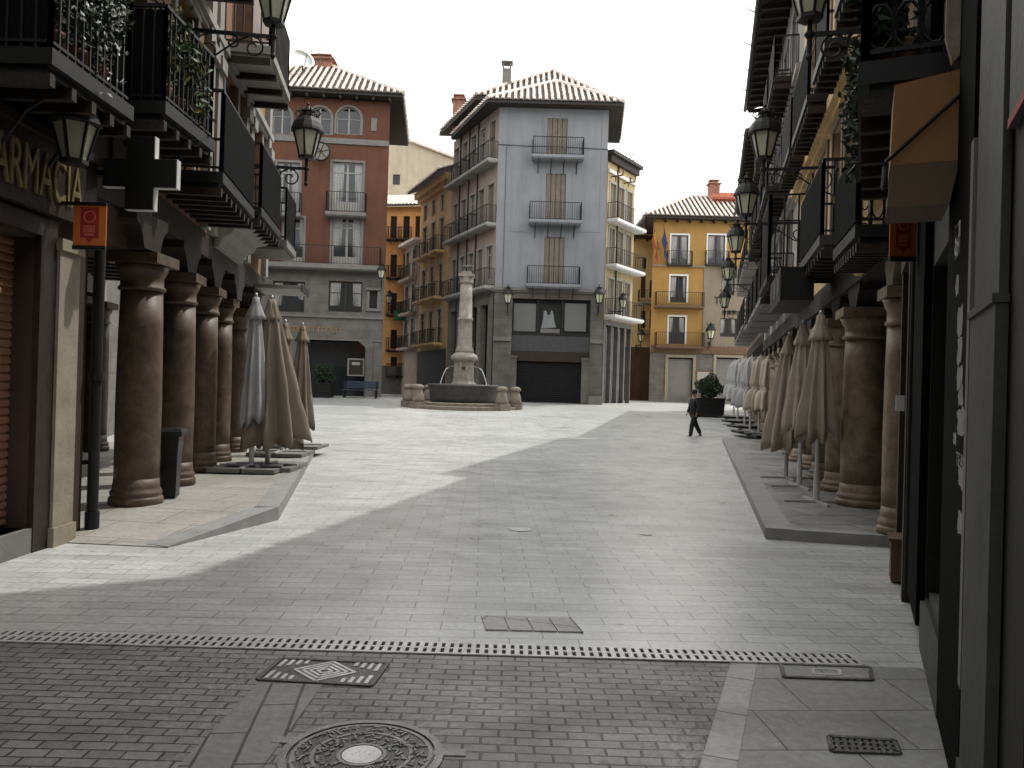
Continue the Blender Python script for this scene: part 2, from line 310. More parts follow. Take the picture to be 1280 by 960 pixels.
    def build(self, name, m, parent=None, at=None, label=None):
        base = BASE[parent.name] if parent is not None else Vector(at if at is not None else (0,0,0))
        me = bpy.data.meshes.new(name)
        me.from_pydata([(v[0]-base.x, v[1]-base.y, v[2]-base.z) for v in self.v], [], self.f)
        me.polygons.foreach_set('use_smooth', self.sm); me.materials.append(M[m] if isinstance(m, str) else m); me.update()
        o = bpy.data.objects.new(name, me); COL.objects.link(o)
        if parent is not None: o.parent = parent
        else: o.location = base
        BASE[o.name] = base
        if label: o['label'] = label
        return o

def tag(o, label=None, cat=None, group=None, kind=None):
    if label: o['label'] = label
    if cat: o['category'] = cat
    if group: o['group'] = group
    if kind: o['kind'] = kind
    return o
def thing(name, label, cat, loc=(0,0,0), group=None):
    o = bpy.data.objects.new(name, None); COL.objects.link(o); o.location = loc; o.empty_display_size = .3
    BASE[o.name] = Vector(loc)
    return tag(o, label, cat, group)
def dup(root, loc, rz=0, label=None, scale=None):
    def cp(o, par):
        c = o.copy(); COL.objects.link(c)
        if par is not None: c.parent = par
        for ch in list(o.children): cp(ch, c)
        return c
    r = cp(root, None); r.location = loc; r.rotation_euler = (0,0,rz)
    if scale: r.scale = scale
    if label: r['label'] = label
    return r
def copy_part(src, parent, loc, scale=(1,1,1), rz=0):        # a part with its sub-parts, placed on a (new) parent
    c = src.copy(); COL.objects.link(c); c.parent = parent; c.location = Vector(loc)-BASE[parent.name]; c.scale = scale; c.rotation_euler = (0,0,rz)
    for ch in list(src.children):
        d = ch.copy(); COL.objects.link(d); d.parent = c
    return c
def lettering(txt, F, s0, s1, z0, z1, d, ext, m, parent, name='lettering', n_flip=False):
    cu = bpy.data.curves.new('t', 'FONT'); cu.body = txt; cu.extrude = .05; cu.size = 1
    to = bpy.data.objects.new('t', cu); COL.objects.link(to); bpy.context.view_layer.update()
    me = bpy.data.meshes.new_from_object(to.evaluated_get(bpy.context.evaluated_depsgraph_get()))
    bpy.data.objects.remove(to); xs = [v.co.x for v in me.vertices]; ys = [v.co.y for v in me.vertices]
    x0, x1, y0, y1 = min(xs), max(xs), min(ys), max(ys); mb = MB()
    vs = [F.p(s0+(v.co.x-x0)/(x1-x0)*(s1-s0), d+ext*(v.co.z/.05), z0+(v.co.y-y0)/(y1-y0)*(z1-z0)) for v in me.vertices]
    mb.add(vs, [tuple(p.vertices) for p in me.polygons]); bpy.data.meshes.remove(me)
    return mb.build(name, m, parent)

# ---------------------------------------------------------------- building pieces
def wall_mesh(mb, F, s0, s1, z0, z1, ops=(), depth=.22, d=0):
    S = sorted({s0, s1} | {min(max(o[i], s0), s1) for o in ops for i in (0,1)}); Z = sorted({z0, z1} | {min(max(o[i], z0), z1) for o in ops for i in (2,3)})
    for i in range(len(S)-1):
        for j in range(len(Z)-1):
            cs, cz = (S[i]+S[i+1])/2, (Z[j]+Z[j+1])/2
            if S[i+1]-S[i] < 1e-6 or Z[j+1]-Z[j] < 1e-6: continue
            if any(o[0] < cs < o[1] and o[2] < cz < o[3] for o in ops): continue
            mb.quad(F.p(S[i],d,Z[j]), F.p(S[i+1],d,Z[j]), F.p(S[i+1],d,Z[j+1]), F.p(S[i],d,Z[j+1]))
    for o in ops:
        a, b, c, e = o[:4]; arch = len(o) > 4 and o[4]; D = d-depth
        if arch:
            r = (b-a)/2; zc = e-r; n = 12
            arc = [(a+r-r*math.cos(PI*k/n), zc+r*math.sin(PI*k/n)) for k in range(n+1)]
            for k in range(n):
                (u0, w0), (u1, w1) = arc[k], arc[k+1]
                mb.quad(F.p(u0,d,w0), F.p(u1,d,w1), F.p(u1,d,e), F.p(u0,d,e)); mb.quad(F.p(u0,d,w0), F.p(u0,D,w0), F.p(u1,D,w1), F.p(u1,d,w1))
            e2 = zc
        else:
            e2 = e; mb.quad(F.p(a,d,e), F.p(a,D,e), F.p(b,D,e), F.p(b,d,e))
        mb.quad(F.p(a,d,c), F.p(b,d,c), F.p(b,D,c), F.p(a,D,c)); mb.quad(F.p(a,d,c), F.p(a,D,c), F.p(a,D,e2), F.p(a,d,e2)); mb.quad(F.p(b,d,c), F.p(b,d,e2), F.p(b,D,e2), F.p(b,D,c))
def body_mesh(mb, F, s0, s1, z0, z1, depth, skew0=0, skew1=0, top=True):     # sides, back and lid of a block behind its facade
    P = lambda s, d, z: F.p(s, d, z)
    a0, a1, b0, b1 = (s0, 0), (s1, 0), (s0+skew0, -depth), (s1+skew1, -depth)
    for p, q in ((a0, b0), (b0, b1), (b1, a1)):
        mb.quad(P(*p,z0), P(*q,z0), P(*q,z1), P(*p,z1))
    if top: mb.quad(P(*a0,z1), P(*a1,z1), P(*b1,z1), P(*b0,z1))

def window(B, F, s0, s1, z0, z1, style='glass', fm='white_frame', sur=None, arch=False, D=.2, leaves=2, gm='glass', wname='window', label=None, cross=True, curtain=0):
    f = MB(); g = MB(); w = s1-s0; t = .055 if w < 1.6 else .08
    a, b = -D+.02, -D+.08
    if style == 'louvre':
        n = leaves; lw = w/n
        for k in range(n):
            x0, x1 = s0+k*lw+.03, s0+(k+1)*lw-.03
            for (q0, q1, r0, r1) in ((x0, x0+.05, z0, z1), (x1-.05, x1, z0, z1), (x0+.05, x1-.05, z0, z0+.09), (x0+.05, x1-.05, z1-.08, z1), (x0+.05, x1-.05, (z0+z1)/2-.05, (z0+z1)/2+.05)):
                f.fbox(F, q0, q1, a, b, r0, r1)
            z = z0+.1
            while z < z1-.1:
                p = [F.p(x0+.05,b-.03,z+.085), F.p(x1-.05,b-.03,z+.085), F.p(x1-.05,b-.005,z), F.p(x0+.05,b-.005,z)]
                g.quad(*p[::-1]); z += .075
        o = f.build(wname, fm, B)
        g.build('louvre_slats', fm, o)
        bk = MB(); bk.quad(F.p(s0,a-.005,z0), F.p(s1,a-.005,z0), F.p(s1,a-.005,z1), F.p(s0,a-.005,z1)); bk.build('pane', 'louvre_edge', o)
    else:
        ztop = z1
        if arch:
            r = w/2; zc = z1-r; n = 12; ztop = zc
            for k in range(n):
                A0, A1 = PI*k/n, PI*(k+1)/n
                pts = [(s0+r-r*math.cos(A0), zc+r*math.sin(A0)), (s0+r-r*math.cos(A1), zc+r*math.sin(A1)), (s0+r-(r-t)*math.cos(A1), zc+(r-t)*math.sin(A1)), (s0+r-(r-t)*math.cos(A0), zc+(r-t)*math.sin(A0))]
                f.prism([F.p(x,b,z) for x, z in pts], F.n.to_3d()*-.06)
            f.fbox(F, s0+t, s1-t, a, b-.004, zc-.02, zc+.02)
        else: f.fbox(F, s0, s1, a, b, z1-t, z1)
        f.fbox(F, s0, s0+t, a, b, z0+t, ztop-(0 if arch else t)); f.fbox(F, s1-t, s1, a, b, z0+t, ztop-(0 if arch else t)); f.fbox(F, s0, s1, a, b, z0, z0+t)
        top = z1-t if not arch else z1-.06
        for k in range(1, leaves):
            x = s0+w*k/leaves; f.fbox(F, x-t*.8, x+t*.8, a, b+.01, z0+t, top)
        if style == 'french':                    # solid lower panels and a transom
            f.fbox(F, s0+t, s1-t, a, b-.006, z0+t, z0+(z1-z0)*.2); f.fbox(F, s0+t, s1-t, a, b-.004, z0+(z1-z0)*.78, z0+(z1-z0)*.78+.07)
        elif cross and not arch: f.fbox(F, s0+t, s1-t, a, b-.004, z0+(z1-z0)*.62-.02, z0+(z1-z0)*.62+.02)
        o = f.build(wname, fm, B)
        g.quad(F.p(s0,a+.02,z0), F.p(s1,a+.02,z0), F.p(s1,a+.02,z1-(.0 if not arch else w*.14)), F.p(s0,a+.02,z1-(.0 if not arch else w*.14)))
        g.build('pane', gm, o)
        if curtain and not arch:
            rc = random.Random(int(s0*37+z0*11)); c = MB()
            for sg, x0 in ((1, s0+t), (-1, s1-t)):
                n = 7; wc = w*rc.uniform(.16,.34); hb = z0+(z1-z0)*rc.choice((.2,.2,.42)); xs = [x0+sg*wc*i/n for i in range(n+1)]
                for i in range(n):
                    d0, d1 = a+.022+(.008 if i % 2 else 0), a+.022+(0 if i % 2 else .008)
                    u = 1-.25*(i/n)**2
                    c.quad(F.p(xs[i],d0,hb), F.p(xs[i+1]-sg*wc*.12*(i+1)/n,d1,hb+.05*(i/n)), F.p(xs[i+1],d1,z1-t), F.p(xs[i],d0,z1-t))
            c.build('curtain', 'curtain', o)
    if sur:
        q = MB(); e = .13
        if arch:
            r = w/2; zc = z1-r; n = 12
            for k in range(n):
                A0, A1 = PI*k/n, PI*(k+1)/n
                pts = [(s0+r-r*math.cos(A0), zc+r*math.sin(A0)), (s0+r-r*math.cos(A1), zc+r*math.sin(A1)), (s0+r-(r+e)*math.cos(A1), zc+(r+e)*math.sin(A1)), (s0+r-(r+e)*math.cos(A0), zc+(r+e)*math.sin(A0))]
                q.prism([F.p(x,.035,z) for x, z in pts], F.n.to_3d()*-.033)
            q.fbox(F, s0-e, s0, .002, .035, z0-.02, zc); q.fbox(F, s1, s1+e, .002, .035, z0-.02, zc)
        else:
            q.fbox(F, s0-e, s0, .002, .035, z0, z1); q.fbox(F, s1, s1+e, .002, .035, z0, z1); q.fbox(F, s0-e, s1+e, .002, .045, z1, z1+e)
        q.build('surround', sur, o)
    if label: o['label'] = label
    return o

def railing(mb, F, s0, s1, d0, d1, z0, z1, step=.13, bw=.018, rails=(0,1), left=True, right=True, style='bars', mid=None):
    runs = [((s0,d1),(s1,d1))]
    if left: runs.append(((s0,d0),(s0,d1)))
    if right: runs.append(((s1,d0),(s1,d1)))
    for (a, b) in runs:
        L = math.hypot(a[0]-b[0], a[1]-b[1]); n = max(2, int(L/step))
        P = lambda k, z: F.p(a[0]+(b[0]-a[0])*k/n, a[1]+(b[1]-a[1])*k/n, z)
        for z in [z0+.06, z1] + ([mid] if mid else []): mb.bar(P(0,z), P(n,z), .035 if z == z1 else .025)
        for k in range(n+1): mb.bar(P(k,z0), P(k,z1), bw if 0 < k < n else bw*1.7)
        if style == 'loops':
            for k in range(n):
                c0, c1 = P(k,0), P(k+1,0); m = (c0+c1)/2; h = (c1-c0)/2
                for (zz, hh) in ((z0+.2, .13), (z1-.2, .16)):
                    mb.tube([m + h*math.cos(2*PI*j/10)*.98 + Vector((0,0,zz+hh*math.sin(2*PI*j/10))) for j in range(11)], bw*.5, 4, cap=False)
def balcony(B, F, s0, s1, d1, z, rh=1.0, slabm='stone_trim', railm='iron', th=.13, step=.13, brackets=0, style='bars', beams=0, panel=None, name='balcony', left=True, right=True, bw=.018):
    s = MB(); s.fbox(F, s0, s1, .002, d1, z-th, z); s.fbox(F, s0+.04, s1-.04, .002, d1-.06, z-th-.06, z-th-.002)
    o = s.build(name, slabm, B)
    r = MB(); railing(r, F, s0+.04, s1-.04, .01, d1-.04, z, z+rh, step, style=style, left=left, right=right, bw=bw); r.build('railing', railm, o)
    if brackets:
        b = MB()
        for k in range(brackets):
            x = s0+(s1-s0)*(k+.5)/brackets
            b.tube([F.p(x,.01,z-th-.7), F.p(x,.12,z-th-.55), F.p(x,d1*.45,z-th-.25), F.p(x,d1-.12,z-th-.07)], .018, 5); b.bar(F.p(x,.02,z-th-.75), F.p(x,.02,z-th-.07), .03)
        b.build('bracket', railm, o)
    if beams:
        b = MB(); n = int((s1-s0)/beams)
        for k in range(n+1):
            x = s0+.05+(s1-s0-.1)*k/max(n,1); b.fbox(F, x-.035, x+.035, .003, d1-.02, z-th-.16, z-th-.061)
        b.build('joist', 'timber', o)
    if panel:
        b = MB(); b.fbox(F, s0+.06, s1-.06, d1-.018, d1-.008, z+.04, z+rh-.03); b.build('screen', panel, o)
    return o

def tile_slope(tb, ub, E0, E1, up, H, xl=0, xr=0, sp=.25, r=.1, seg=.45, lift=.03):
    # E0,E1 eave corners (left,right), up = unit vector up the slope, H slope length, xl/xr how far the hips run in along the eave
    E0, E1, up = Vector(E0), Vector(E1), Vector(up).normalized(); t = (E1-E0); L = t.length; t.normalize(); nrm = t.cross(up).normalized()
    if nrm.z < 0: nrm = -nrm
    P = lambda x, y, n=0: E0+t*x+up*y+nrm*n
    pts = [P(0,0), P(L,0)] + ([P(L-xr,H)] if L-xr-xl > .01 else []) + [P(xl,H)]
    ub.prism([p-nrm*.12 for p in pts], nrm*.1)
    n = int(L/sp); K = 5
    for i in range(n):
        x = (i+.5)*L/n; ym = H
        if xl > 0: ym = min(ym, H*x/xl)
        if xr > 0: ym = min(ym, H*(L-x)/xr)
        if ym < .15: continue
        y = -.06; ring = []
        while y < ym-.05:
            y2 = min(y+seg, ym); jx = random.uniform(-.012,.012); jl = random.uniform(-.012,.012)
            vs = []
            for (yy, rr, lf) in ((y, r, lift+jl), (y2, r*.84, lift-.015)):
                for k in range(K+1):
                    an = PI*k/K; vs.append(P(x+jx-rr*math.cos(an), yy, lf+rr*.85*math.sin(an)))
            tb.add(vs, [(k, k+1, K+2+k, K+1+k) for k in range(K)] + [tuple(range(K+1))], False)
            y += seg*.93
def ridge(tb, a, b, r=.13):
    a, b = Vector(a), Vector(b); n = max(1, int((b-a).length/.4))
    for k in range(n):
        p, q = a+(b-a)*k/n, a+(b-a)*(k+1.06)/n
        tb.tube([p, q], [r, r*.85], 7)

def chimney(name, B, x, y, z0, z1, w, m, cap=True, hollow=False):
    c = MB(); c.box(x-w/2, x+w/2, y-w/2, y+w/2, z0, z1-(.35 if hollow else 0))
    if hollow:
        for sx in (-1,1):
            for sy in (-1,1): c.box(x+sx*(w/2-.06)-.055, x+sx*(w/2-.06)+.055, y+sy*(w/2-.06)-.055, y+sy*(w/2-.06)+.055, z1-.35, z1)
    o = c.build('chimney', m, B)
    k = MB(); k.box(x-w*.65, x+w*.65, y-w*.65, y+w*.65, z1+.002, z1+.09)
    if not hollow: k.box(x-w*.35, x+w*.35, y-w*.35, y+w*.35, z1+.092, z1+.3); k.box(x-w*.5, x+w*.5, y-w*.5, y+w*.5, z1+.302, z1+.36)
    k.build('chimney_cap', m, o); return o

def lantern(loc, label, group, F=None, p=1.0, arm_drop=.42, size=1.0, post=False, name='street_lantern', hang=False):
    """loc = centre of the glass; the arm runs back to facade F over p metres"""
    x, y, z = loc; S = size
    o = thing(name, label, 'lantern', (x, y, z-.2*S), group)
    g = MB(); g.lathe([(.125*S, -.2*S), (.225*S, .2*S)], (x,y,z), 6, smooth=False, rot=PI/6); g.build('lamp_glass', 'lampglass', o)
    f = MB()
    for k in range(6):
        an = PI/6+PI/3*k; c, s = math.cos(an), math.sin(an)
        f.bar((x+.13*S*c, y+.13*S*s, z-.205*S), (x+.235*S*c, y+.235*S*s, z+.205*S), .028*S)
    f.lathe([(.10*S,-.26*S), (.15*S,-.25*S), (.15*S,-.202*S)], (x,y,z), 6, False, rot=PI/6)
    f.build('lamp_frame', 'iron', o)
    h = MB(); h.lathe([(.25*S,.203*S), (.285*S,.215*S), (.275*S,.26*S), (.235*S,.36*S), (.17*S,.44*S), (.155*S,.45*S), (.155*S,.475*S), (.11*S,.48*S), (.10*S,.54*S), (.13*S,.56*S), (.06*S,.585*S), (.02*S,.66*S), (.03*S,.69*S), (.002,.73*S)], (x,y,z), 12, False)
    hood = h.build('lamp_hood', 'iron', o)
    cr = MB()
    for k in range(6):
        an = PI/3*k; c, s = math.cos(an), math.sin(an)
        cr.tube([(x+.16*S*c, y+.16*S*s, z+.47*S), (x+.21*S*c, y+.21*S*s, z+.52*S), (x+.19*S*c, y+.19*S*s, z+.58*S), (x+.15*S*c, y+.15*S*s, z+.56*S)], .014*S, 4)
    cr.build('crown_ornament', 'iron', hood)
    if F is not None:
        s0 = (Vector((x,y))-F.A).dot(F.t); d0 = (Vector((x,y))-F.A).dot(F.n)
        b = MB(); za = z-arm_drop*S
        b.tube([(x,y,z-.25*S), (x,y,za-.22*S)], .03*S, 6); b.lathe([(.03,-.02),(.06,.02),(.03,.07)], (x,y,za-.02), 8); b.lathe([(.002,-.1),(.04,-.05),(.02,.02)], (x,y,za-.22*S), 8)
        b.bar(F.p(s0,.0,za), F.p(s0,d0,za), .045*S); b.fbox(F, s0-.05, s0+.05, .0, .03, za-.5*S, za+.12)
        br = b.build('arm', 'iron', o)
        q = MB(); rr = min(.2*S, d0*.22)
        def scroll(cd, cz, r0, turns, a0, sgn):
            pts = []
            for k in range(17):
                an = a0+sgn*turns*2*PI*k/16; r1 = r0*(1-.75*k/16); pts.append(F.p(s0, cd+r1*math.cos(an), cz+r1*math.sin(an)))
            q.tube(pts, .013*S, 4)
        scroll(rr*1.1, za-rr*1.15, rr, 1.2, PI/2, 1); scroll(d0-rr*1.3, za-rr*.85, rr*.75, 1.2, PI/2, -1); scroll(d0*.5, za-rr*.6, rr*.5, 1.0, PI/2, -1)
        q.tube([F.p(s0,.02,za-.48*S), F.p(s0,d0*.25,za-.36*S), F.p(s0,d0*.55,za-.1*S), F.p(s0,d0*.7,za-.02)], .014*S, 4)
        q.build('scrollwork', 'iron', br)
    if hang:
        b = MB(); b.tube([(x,y,z+.7*S), (x,y,z+hang)], .015, 5); b.build('hanger', 'iron', o)
    return o

def umbrella(name, label, group, loc, H, zb, rtop, rbot, cm, pole_r=.028, folds=8, lean=0, base='plates', tie=False, basem='stone_trim', droop=0, seed=1, rot=0):
    rn = random.Random(seed); x, y, z = loc
    o = thing(name, label, 'parasol', loc, group)
    p = MB(); p.tube([(x,y,z+.02), (x,y,z+H)], pole_r, 10); p.lathe([(.02,0),(.028,.015),(.022,.035),(.004,.05)], (x,y,z+H), 8); p.tube([(x,y,z+.03),(x,y,z+.42)], pole_r*1.45, 10)
    p.build('pole', 'alu', o)
    c = MB(); n = folds*10; lv = 22; vs = []; fs = []; ph = [rn.uniform(-.25,.25) for _ in range(folds)]; dl = [rn.uniform(-.12,.06) for _ in range(folds)]; am = [rn.uniform(.16,.42) for _ in range(folds)]
    for j in range(lv+1):
        u = j/lv; zz = H-.02-(H-zb)*u
        if tie:
            R0 = .05+.15*min(u/.12,1)+.055*min(max(u-.12,0)/.4,1)
            R0 *= 1-.30*math.exp(-((u-.62)/.045)**2)
            if u > .64: R0 += .085*math.sin(min((u-.64)/.22,1)*PI/2)
            R0 *= rbot/.33
        else: R0 = rtop+(rbot-rtop)*u**.85 - .03*rbot*math.exp(-((u-.72)/.05)**2)
        for k in range(n):
            an = 2*PI*k/n; fa = (an*folds/(2*PI)) % 1.0; fi = int(an*folds/(2*PI)) % folds
            pl = 1+(am[fi]*u**.6)*(math.cos(2*PI*(fa+ph[fi]*.35))) + .05*math.sin(5*an+seed+3*u) + .035*math.sin(17*an+seed*2+9*u) + .03*math.sin(11*u+fi*2.3+seed)*u
            dz = 0
            if u > .93: dz = -(.10 if not tie else .05)*(.5+.5*math.cos(2*PI*fa))*(u-.93)/.07 + dl[fi]*(u-.93)/.07
            hang = droop*max(0, u-.5)**1.5*max(0, math.cos(an-PI*.5+rot))
            vs.append((x+(R0*pl)*math.cos(an)+lean*u, y+(R0*pl)*math.sin(an), z+zz+dz-hang))
    for j in range(lv):
        for k in range(n):
            k2 = (k+1) % n; fs.append((j*n+k, (j+1)*n+k, (j+1)*n+k2, j*n+k2))
    c.add(vs, fs, True); cano = c.build('canopy', cm, o)
    sm = cano.modifiers.new('thickness', 'SOLIDIFY'); sm.thickness = .006
    q = MB(); q.lathe([(.014, .015), (rtop*.5+.02, -.07), (rtop*.9+.05, -.20), (rtop+.085, -.31), (rtop+.10, -.37)], (x,y,z+H+.0), 24, True, rmod=lambda an, j: 1+.12*j*math.cos(folds*an+seed)/3+.05*math.sin(3*an+seed))
    if not tie: q.build('top_valance', cm, cano)
    b = MB()
    if base == 'plates':
        for (dx, dy) in ((-.27,-.27),(.27,-.27),(-.27,.27),(.27,.27)):
            b.box(x+dx-.255, x+dx+.255, y+dy-.255, y+dy+.255, z+.012, z+.075)
        fr = MB(); fr.box(x-.5, x+.5, y-.03, y+.03, z+.076, z+.1); fr.box(x-.03, x+.03, y-.5, y-.031, z+.076, z+.1); fr.box(x-.03, x+.03, y+.031, y+.5, z+.076, z+.1)
        bo = b.build('base_plate', basem, o); fr.build('base_cross', 'alu', bo)
    else:
        b.box(x-.45, x+.45, y-.025, y+.025, z+.005, z+.035); b.box(x-.025, x+.025, y-.45, y-.026, z+.005, z+.035); b.box(x-.025, x+.025, y+.026, y+.45, z+.005, z+.035)
        b.build('base_cross', 'alu', o)
    k = MB(); k.tube([(x-.06,y-.03,z+1.0), (x-.12,y-.05,z+1.0)], .012, 6); k.build('crank', 'plastic', o)
    if tie:
        t = MB(); zz = H-.02-(H-zb)*.62; t.lathe([(rbot*.56, zz-.03), (rbot*.6, zz), (rbot*.56, zz+.03)], (x+lean*.56,y,z), 20); t.build('strap', cm, cano)
    return o
# ================================================================ world and sun
AZ, EL = R(58), R(57)
w = bpy.data.worlds.new('World'); scene.world = w; w.use_nodes = True
nt = w.node_tree; bg = nt.nodes['Background']; N = nt.nodes.new
sky = N('ShaderNodeTexSky'); sky.sky_type = 'NISHITA'; sky.sun_disc = False; sky.sun_elevation = EL; sky.sun_rotation = AZ; sky.dust_density = 4
nt.links.new(sky.outputs['Color'], bg.inputs['Color']); bg.inputs['Strength'].default_value = .06
cl = N('ShaderNodeBackground'); cl.inputs['Color'].default_value = (1, .99, .965, 1); cl.inputs['Strength'].default_value = 2.45
tcw = N('ShaderNodeTexCoord'); nz = N('ShaderNodeTexNoise'); nz.inputs['Scale'].default_value = 1.6; nz.inputs['Detail'].default_value = 6
nt.links.new(tcw.outputs['Generated'], nz.inputs['Vector'])
mr = N('ShaderNodeMapRange'); mr.inputs['From Min'].default_value = .25; mr.inputs['From Max'].default_value = .5; mr.inputs['To Min'].default_value = .8; mr.inputs['To Max'].default_value = 1.0
nt.links.new(nz.outputs['Fac'], mr.inputs['Value'])
# thin bright veil of cloud, dense and bright towards the sun, thinning to clear sky on the far side
sx = N('ShaderNodeSeparateXYZ'); nt.links.new(tcw.outputs['Generated'], sx.inputs[0])
mz = N('ShaderNodeMapRange'); mz.inputs['From Min'].default_value = .5; mz.inputs['From Max'].default_value = .95; mz.inputs['To Min'].default_value = 1.0; mz.inputs['To Max'].default_value = .6
nt.links.new(sx.outputs['Z'], mz.inputs['Value'])
mu = N('ShaderNodeMath'); mu.operation = 'MULTIPLY'; sv_ = (math.sin(AZ)*math.cos(EL), math.cos(AZ)*math.cos(EL), math.sin(EL))
dt = N('ShaderNodeVectorMath'); dt.operation = 'DOT_PRODUCT'; nt.links.new(tcw.outputs['Generated'], dt.inputs[0]); dt.inputs[1].default_value = sv_
md = N('ShaderNodeMapRange'); md.inputs['From Min'].default_value = -.35; md.inputs['From Max'].default_value = .15; md.inputs['To Min'].default_value = .12; md.inputs['To Max'].default_value = 1.0
nt.links.new(dt.outputs['Value'], md.inputs['Value'])
mq = N('ShaderNodeMath'); mq.operation = 'MULTIPLY'; nt.links.new(mr.outputs['Result'], mq.inputs[0]); nt.links.new(md.outputs['Result'], mq.inputs[1])
nt.links.new(mq.outputs[0], mu.inputs[0]); nt.links.new(mz.outputs['Result'], mu.inputs[1])
mixs = N('ShaderNodeMixShader'); nt.links.new(mu.outputs[0], mixs.inputs['Fac']); nt.links.new(bg.outputs[0], mixs.inputs[1]); nt.links.new(cl.outputs[0], mixs.inputs[2])
nt.links.new(mixs.outputs[0], nt.nodes['World Output'].inputs['Surface'])
sl = bpy.data.lights.new('sun', 'SUN'); so = bpy.data.objects.new('sun', sl); COL.objects.link(so)
sp = Vector((math.sin(AZ)*math.cos(EL), math.cos(AZ)*math.cos(EL), math.sin(EL)))
so.rotation_euler = (-sp).to_track_quat('-Z', 'Y').to_euler(); so.location = (20, 20, 40)
sl.energy = 2.4; sl.angle = R(.53); sl.color = (1, .97, .92)
scene.view_settings.view_transform = 'Standard'; scene.view_settings.look = 'None'; scene.view_settings.gamma = 1; scene.view_settings.exposure = .25
scene.view_settings.use_curve_mapping = False
scene.cycles.max_bounces = 8; scene.cycles.use_denoising = True

def struct(name, mb, m): return tag(mb.build(name, m), kind='structure')

# ================================================================ ground
g = MB(); xs = [-160,-40,-15,-8,-4,0,4,8,15,40,160]; ys = [-60,-20,-8,0,8,16,22] + [24+.5*k for k in range(50)] + [60,90,160,300]
for i in range(len(xs)-1):
    for j in range(len(ys)-1):
        sg = lambda y: gz(y)
        g.quad((xs[i],ys[j],sg(ys[j])), (xs[i+1],ys[j],sg(ys[j])), (xs[i+1],ys[j+1],sg(ys[j+1])), (xs[i],ys[j+1],sg(ys[j+1])))
struct('ground', g, 'plaza')
bl = lambda y: 1.34+.373*(y-4.75)             # edge of the setts
g = MB(); g.add([(-4.3,-8,.004), (bl(-8),-8,.004), (bl(4.75),4.75,.004), (-4.3,4.75,.004)], [(0,1,2,3)]); struct('road', g, 'brick')
g = MB(); g.add([(bl(-8)+.002,-8,.005), (bl(-8)+.16,-8,.005), (bl(4.75)+.16,4.75,.005), (bl(4.75)+.002,4.75,.005)], [(0,1,2,3)]); struct('road_edging', g, 'granite')
g = MB(); g.add([(bl(-8)+.163,-8,.004), (6,-8,.004), (6,4.75,.004), (bl(4.75)+.163,4.75,.004)], [(0,1,2,3)]); struct('pavement', g, 'slab')
g = MB(); g.add([(-1.62,-4,.008), (-1.25,-4,.008), (-.95,4.22,.008), (-1.29,4.22,.008)], [(0,1,2,3)]); struct('road_band', g, 'band')

# left terrace: a ramped corner that rises to a kerbed platform
P1, P2, P3 = G(210,685), G(348,650), G(394,567)
T = .15
def flat(p, z): return Vector((p.x, p.y, z))
TL = [Vector((-4.28,7.62,.008)), flat(P1,.008), flat(P2,T), Vector((-4.28,9.1,T-.02))]
g = MB(); g.quad(*TL); g.quad(Vector((-9.5,7.62,.008)), TL[0], TL[3], Vector((-9.5,9.1,T-.02)))
E = flat(P3,T); E2 = Vector((-7.0,18.6,T))
g.quad(TL[3], TL[2], E, Vector((-5.5,17.6,T))); g.add([E, E2, Vector((-5.5,17.6,T))], [(0,1,2)])
g.quad(Vector((-9.5,9.1,T-.02)), TL[3], Vector((-5.5,17.6,T)), Vector((-10.5,17.6,T)))
for a, b in ((E, E2),): g.quad(flat(a,0), flat(b,0), b, a)
struct('terrace_pavement', g, 'terrace_warm')
k = MB()
def kerbrun(mb, pts, zs, wd, z0=-.02, up=.006):
    for i in range(len(pts)-1):
        a, b = pts[i], pts[i+1]; t = (b-a); t.z = 0; t.normalize(); n = Vector((-t.y, t.x, 0))*wd
        a0, b0 = flat(a,z0), flat(b,z0)
        mb.hexa([a0, b0, b0+n, a0+n, flat(a,zs[i]+up), flat(b,zs[i+1]+up), flat(b,zs[i+1]+up)+n, flat(a,zs[i]+up)+n])
kerbrun(k, [P1, P2, P3], [.01, T, T], .26)
struct('kerb', k, 'kerb')

# right terraces (two kerbed platforms in front of the arcade)
def rterrace(pa, pb, w, nm):
    a, b = G(*pa), G(*pb); h = .12
    t = (b-a); t.z = 0; t.normalize(); n = Vector((t.y, -t.x, 0))        # towards the facade
    y0, y1 = a.y, b.y; m = MB(); N_ = 14; L = (b-a).length
    prev = None; kk = MB()
    for i in range(N_+1):
        q = a+(b-a)*i/N_; z = gz(q.y)+h; l = flat(q,z); r = l+n*w; r.z = gz(r.y)+h
        if prev:
            m.quad(prev[0]+n*.3, prev[1], r, l+n*.3); kk.hexa([flat(prev[0],gz(prev[0].y)-.05), flat(l,gz(l.y)-.05), flat(l,gz(l.y)-.05)+n*.3, flat(prev[0],gz(prev[0].y)-.05)+n*.3, prev[0]+Vector((0,0,.006)), l+Vector((0,0,.006)), l+n*.3+Vector((0,0,.006)), prev[0]+n*.3+Vector((0,0,.006))])
        else: first = (l, r)
        prev = (l, r)
    l, r = first
    e = MB(); e.hexa([flat(l,0)-t*.004, flat(r,0)-t*.004, flat(r,0)+t*.2, flat(l,0)+t*.2, flat(l,l.z+.003)-t*.004, flat(r,r.z+.003)-t*.004, flat(r,r.z+.003)+t*.2, flat(l,l.z+.003)+t*.2])
    l, r = prev; e.hexa([flat(l,gz(l.y)-.05), flat(r,gz(r.y)-.05), flat(r,gz(r.y)-.05)+t*.05, flat(l,gz(l.y)-.05)+t*.05, l+Vector((0,0,.003)), r+Vector((0,0,.003)), r+t*.05+Vector((0,0,.003)), l+t*.05+Vector((0,0,.003))])
    kk.add(e.v, e.f); struct('terrace_pavement', m, 'terrace'); struct('kerb', kk, 'kerb')
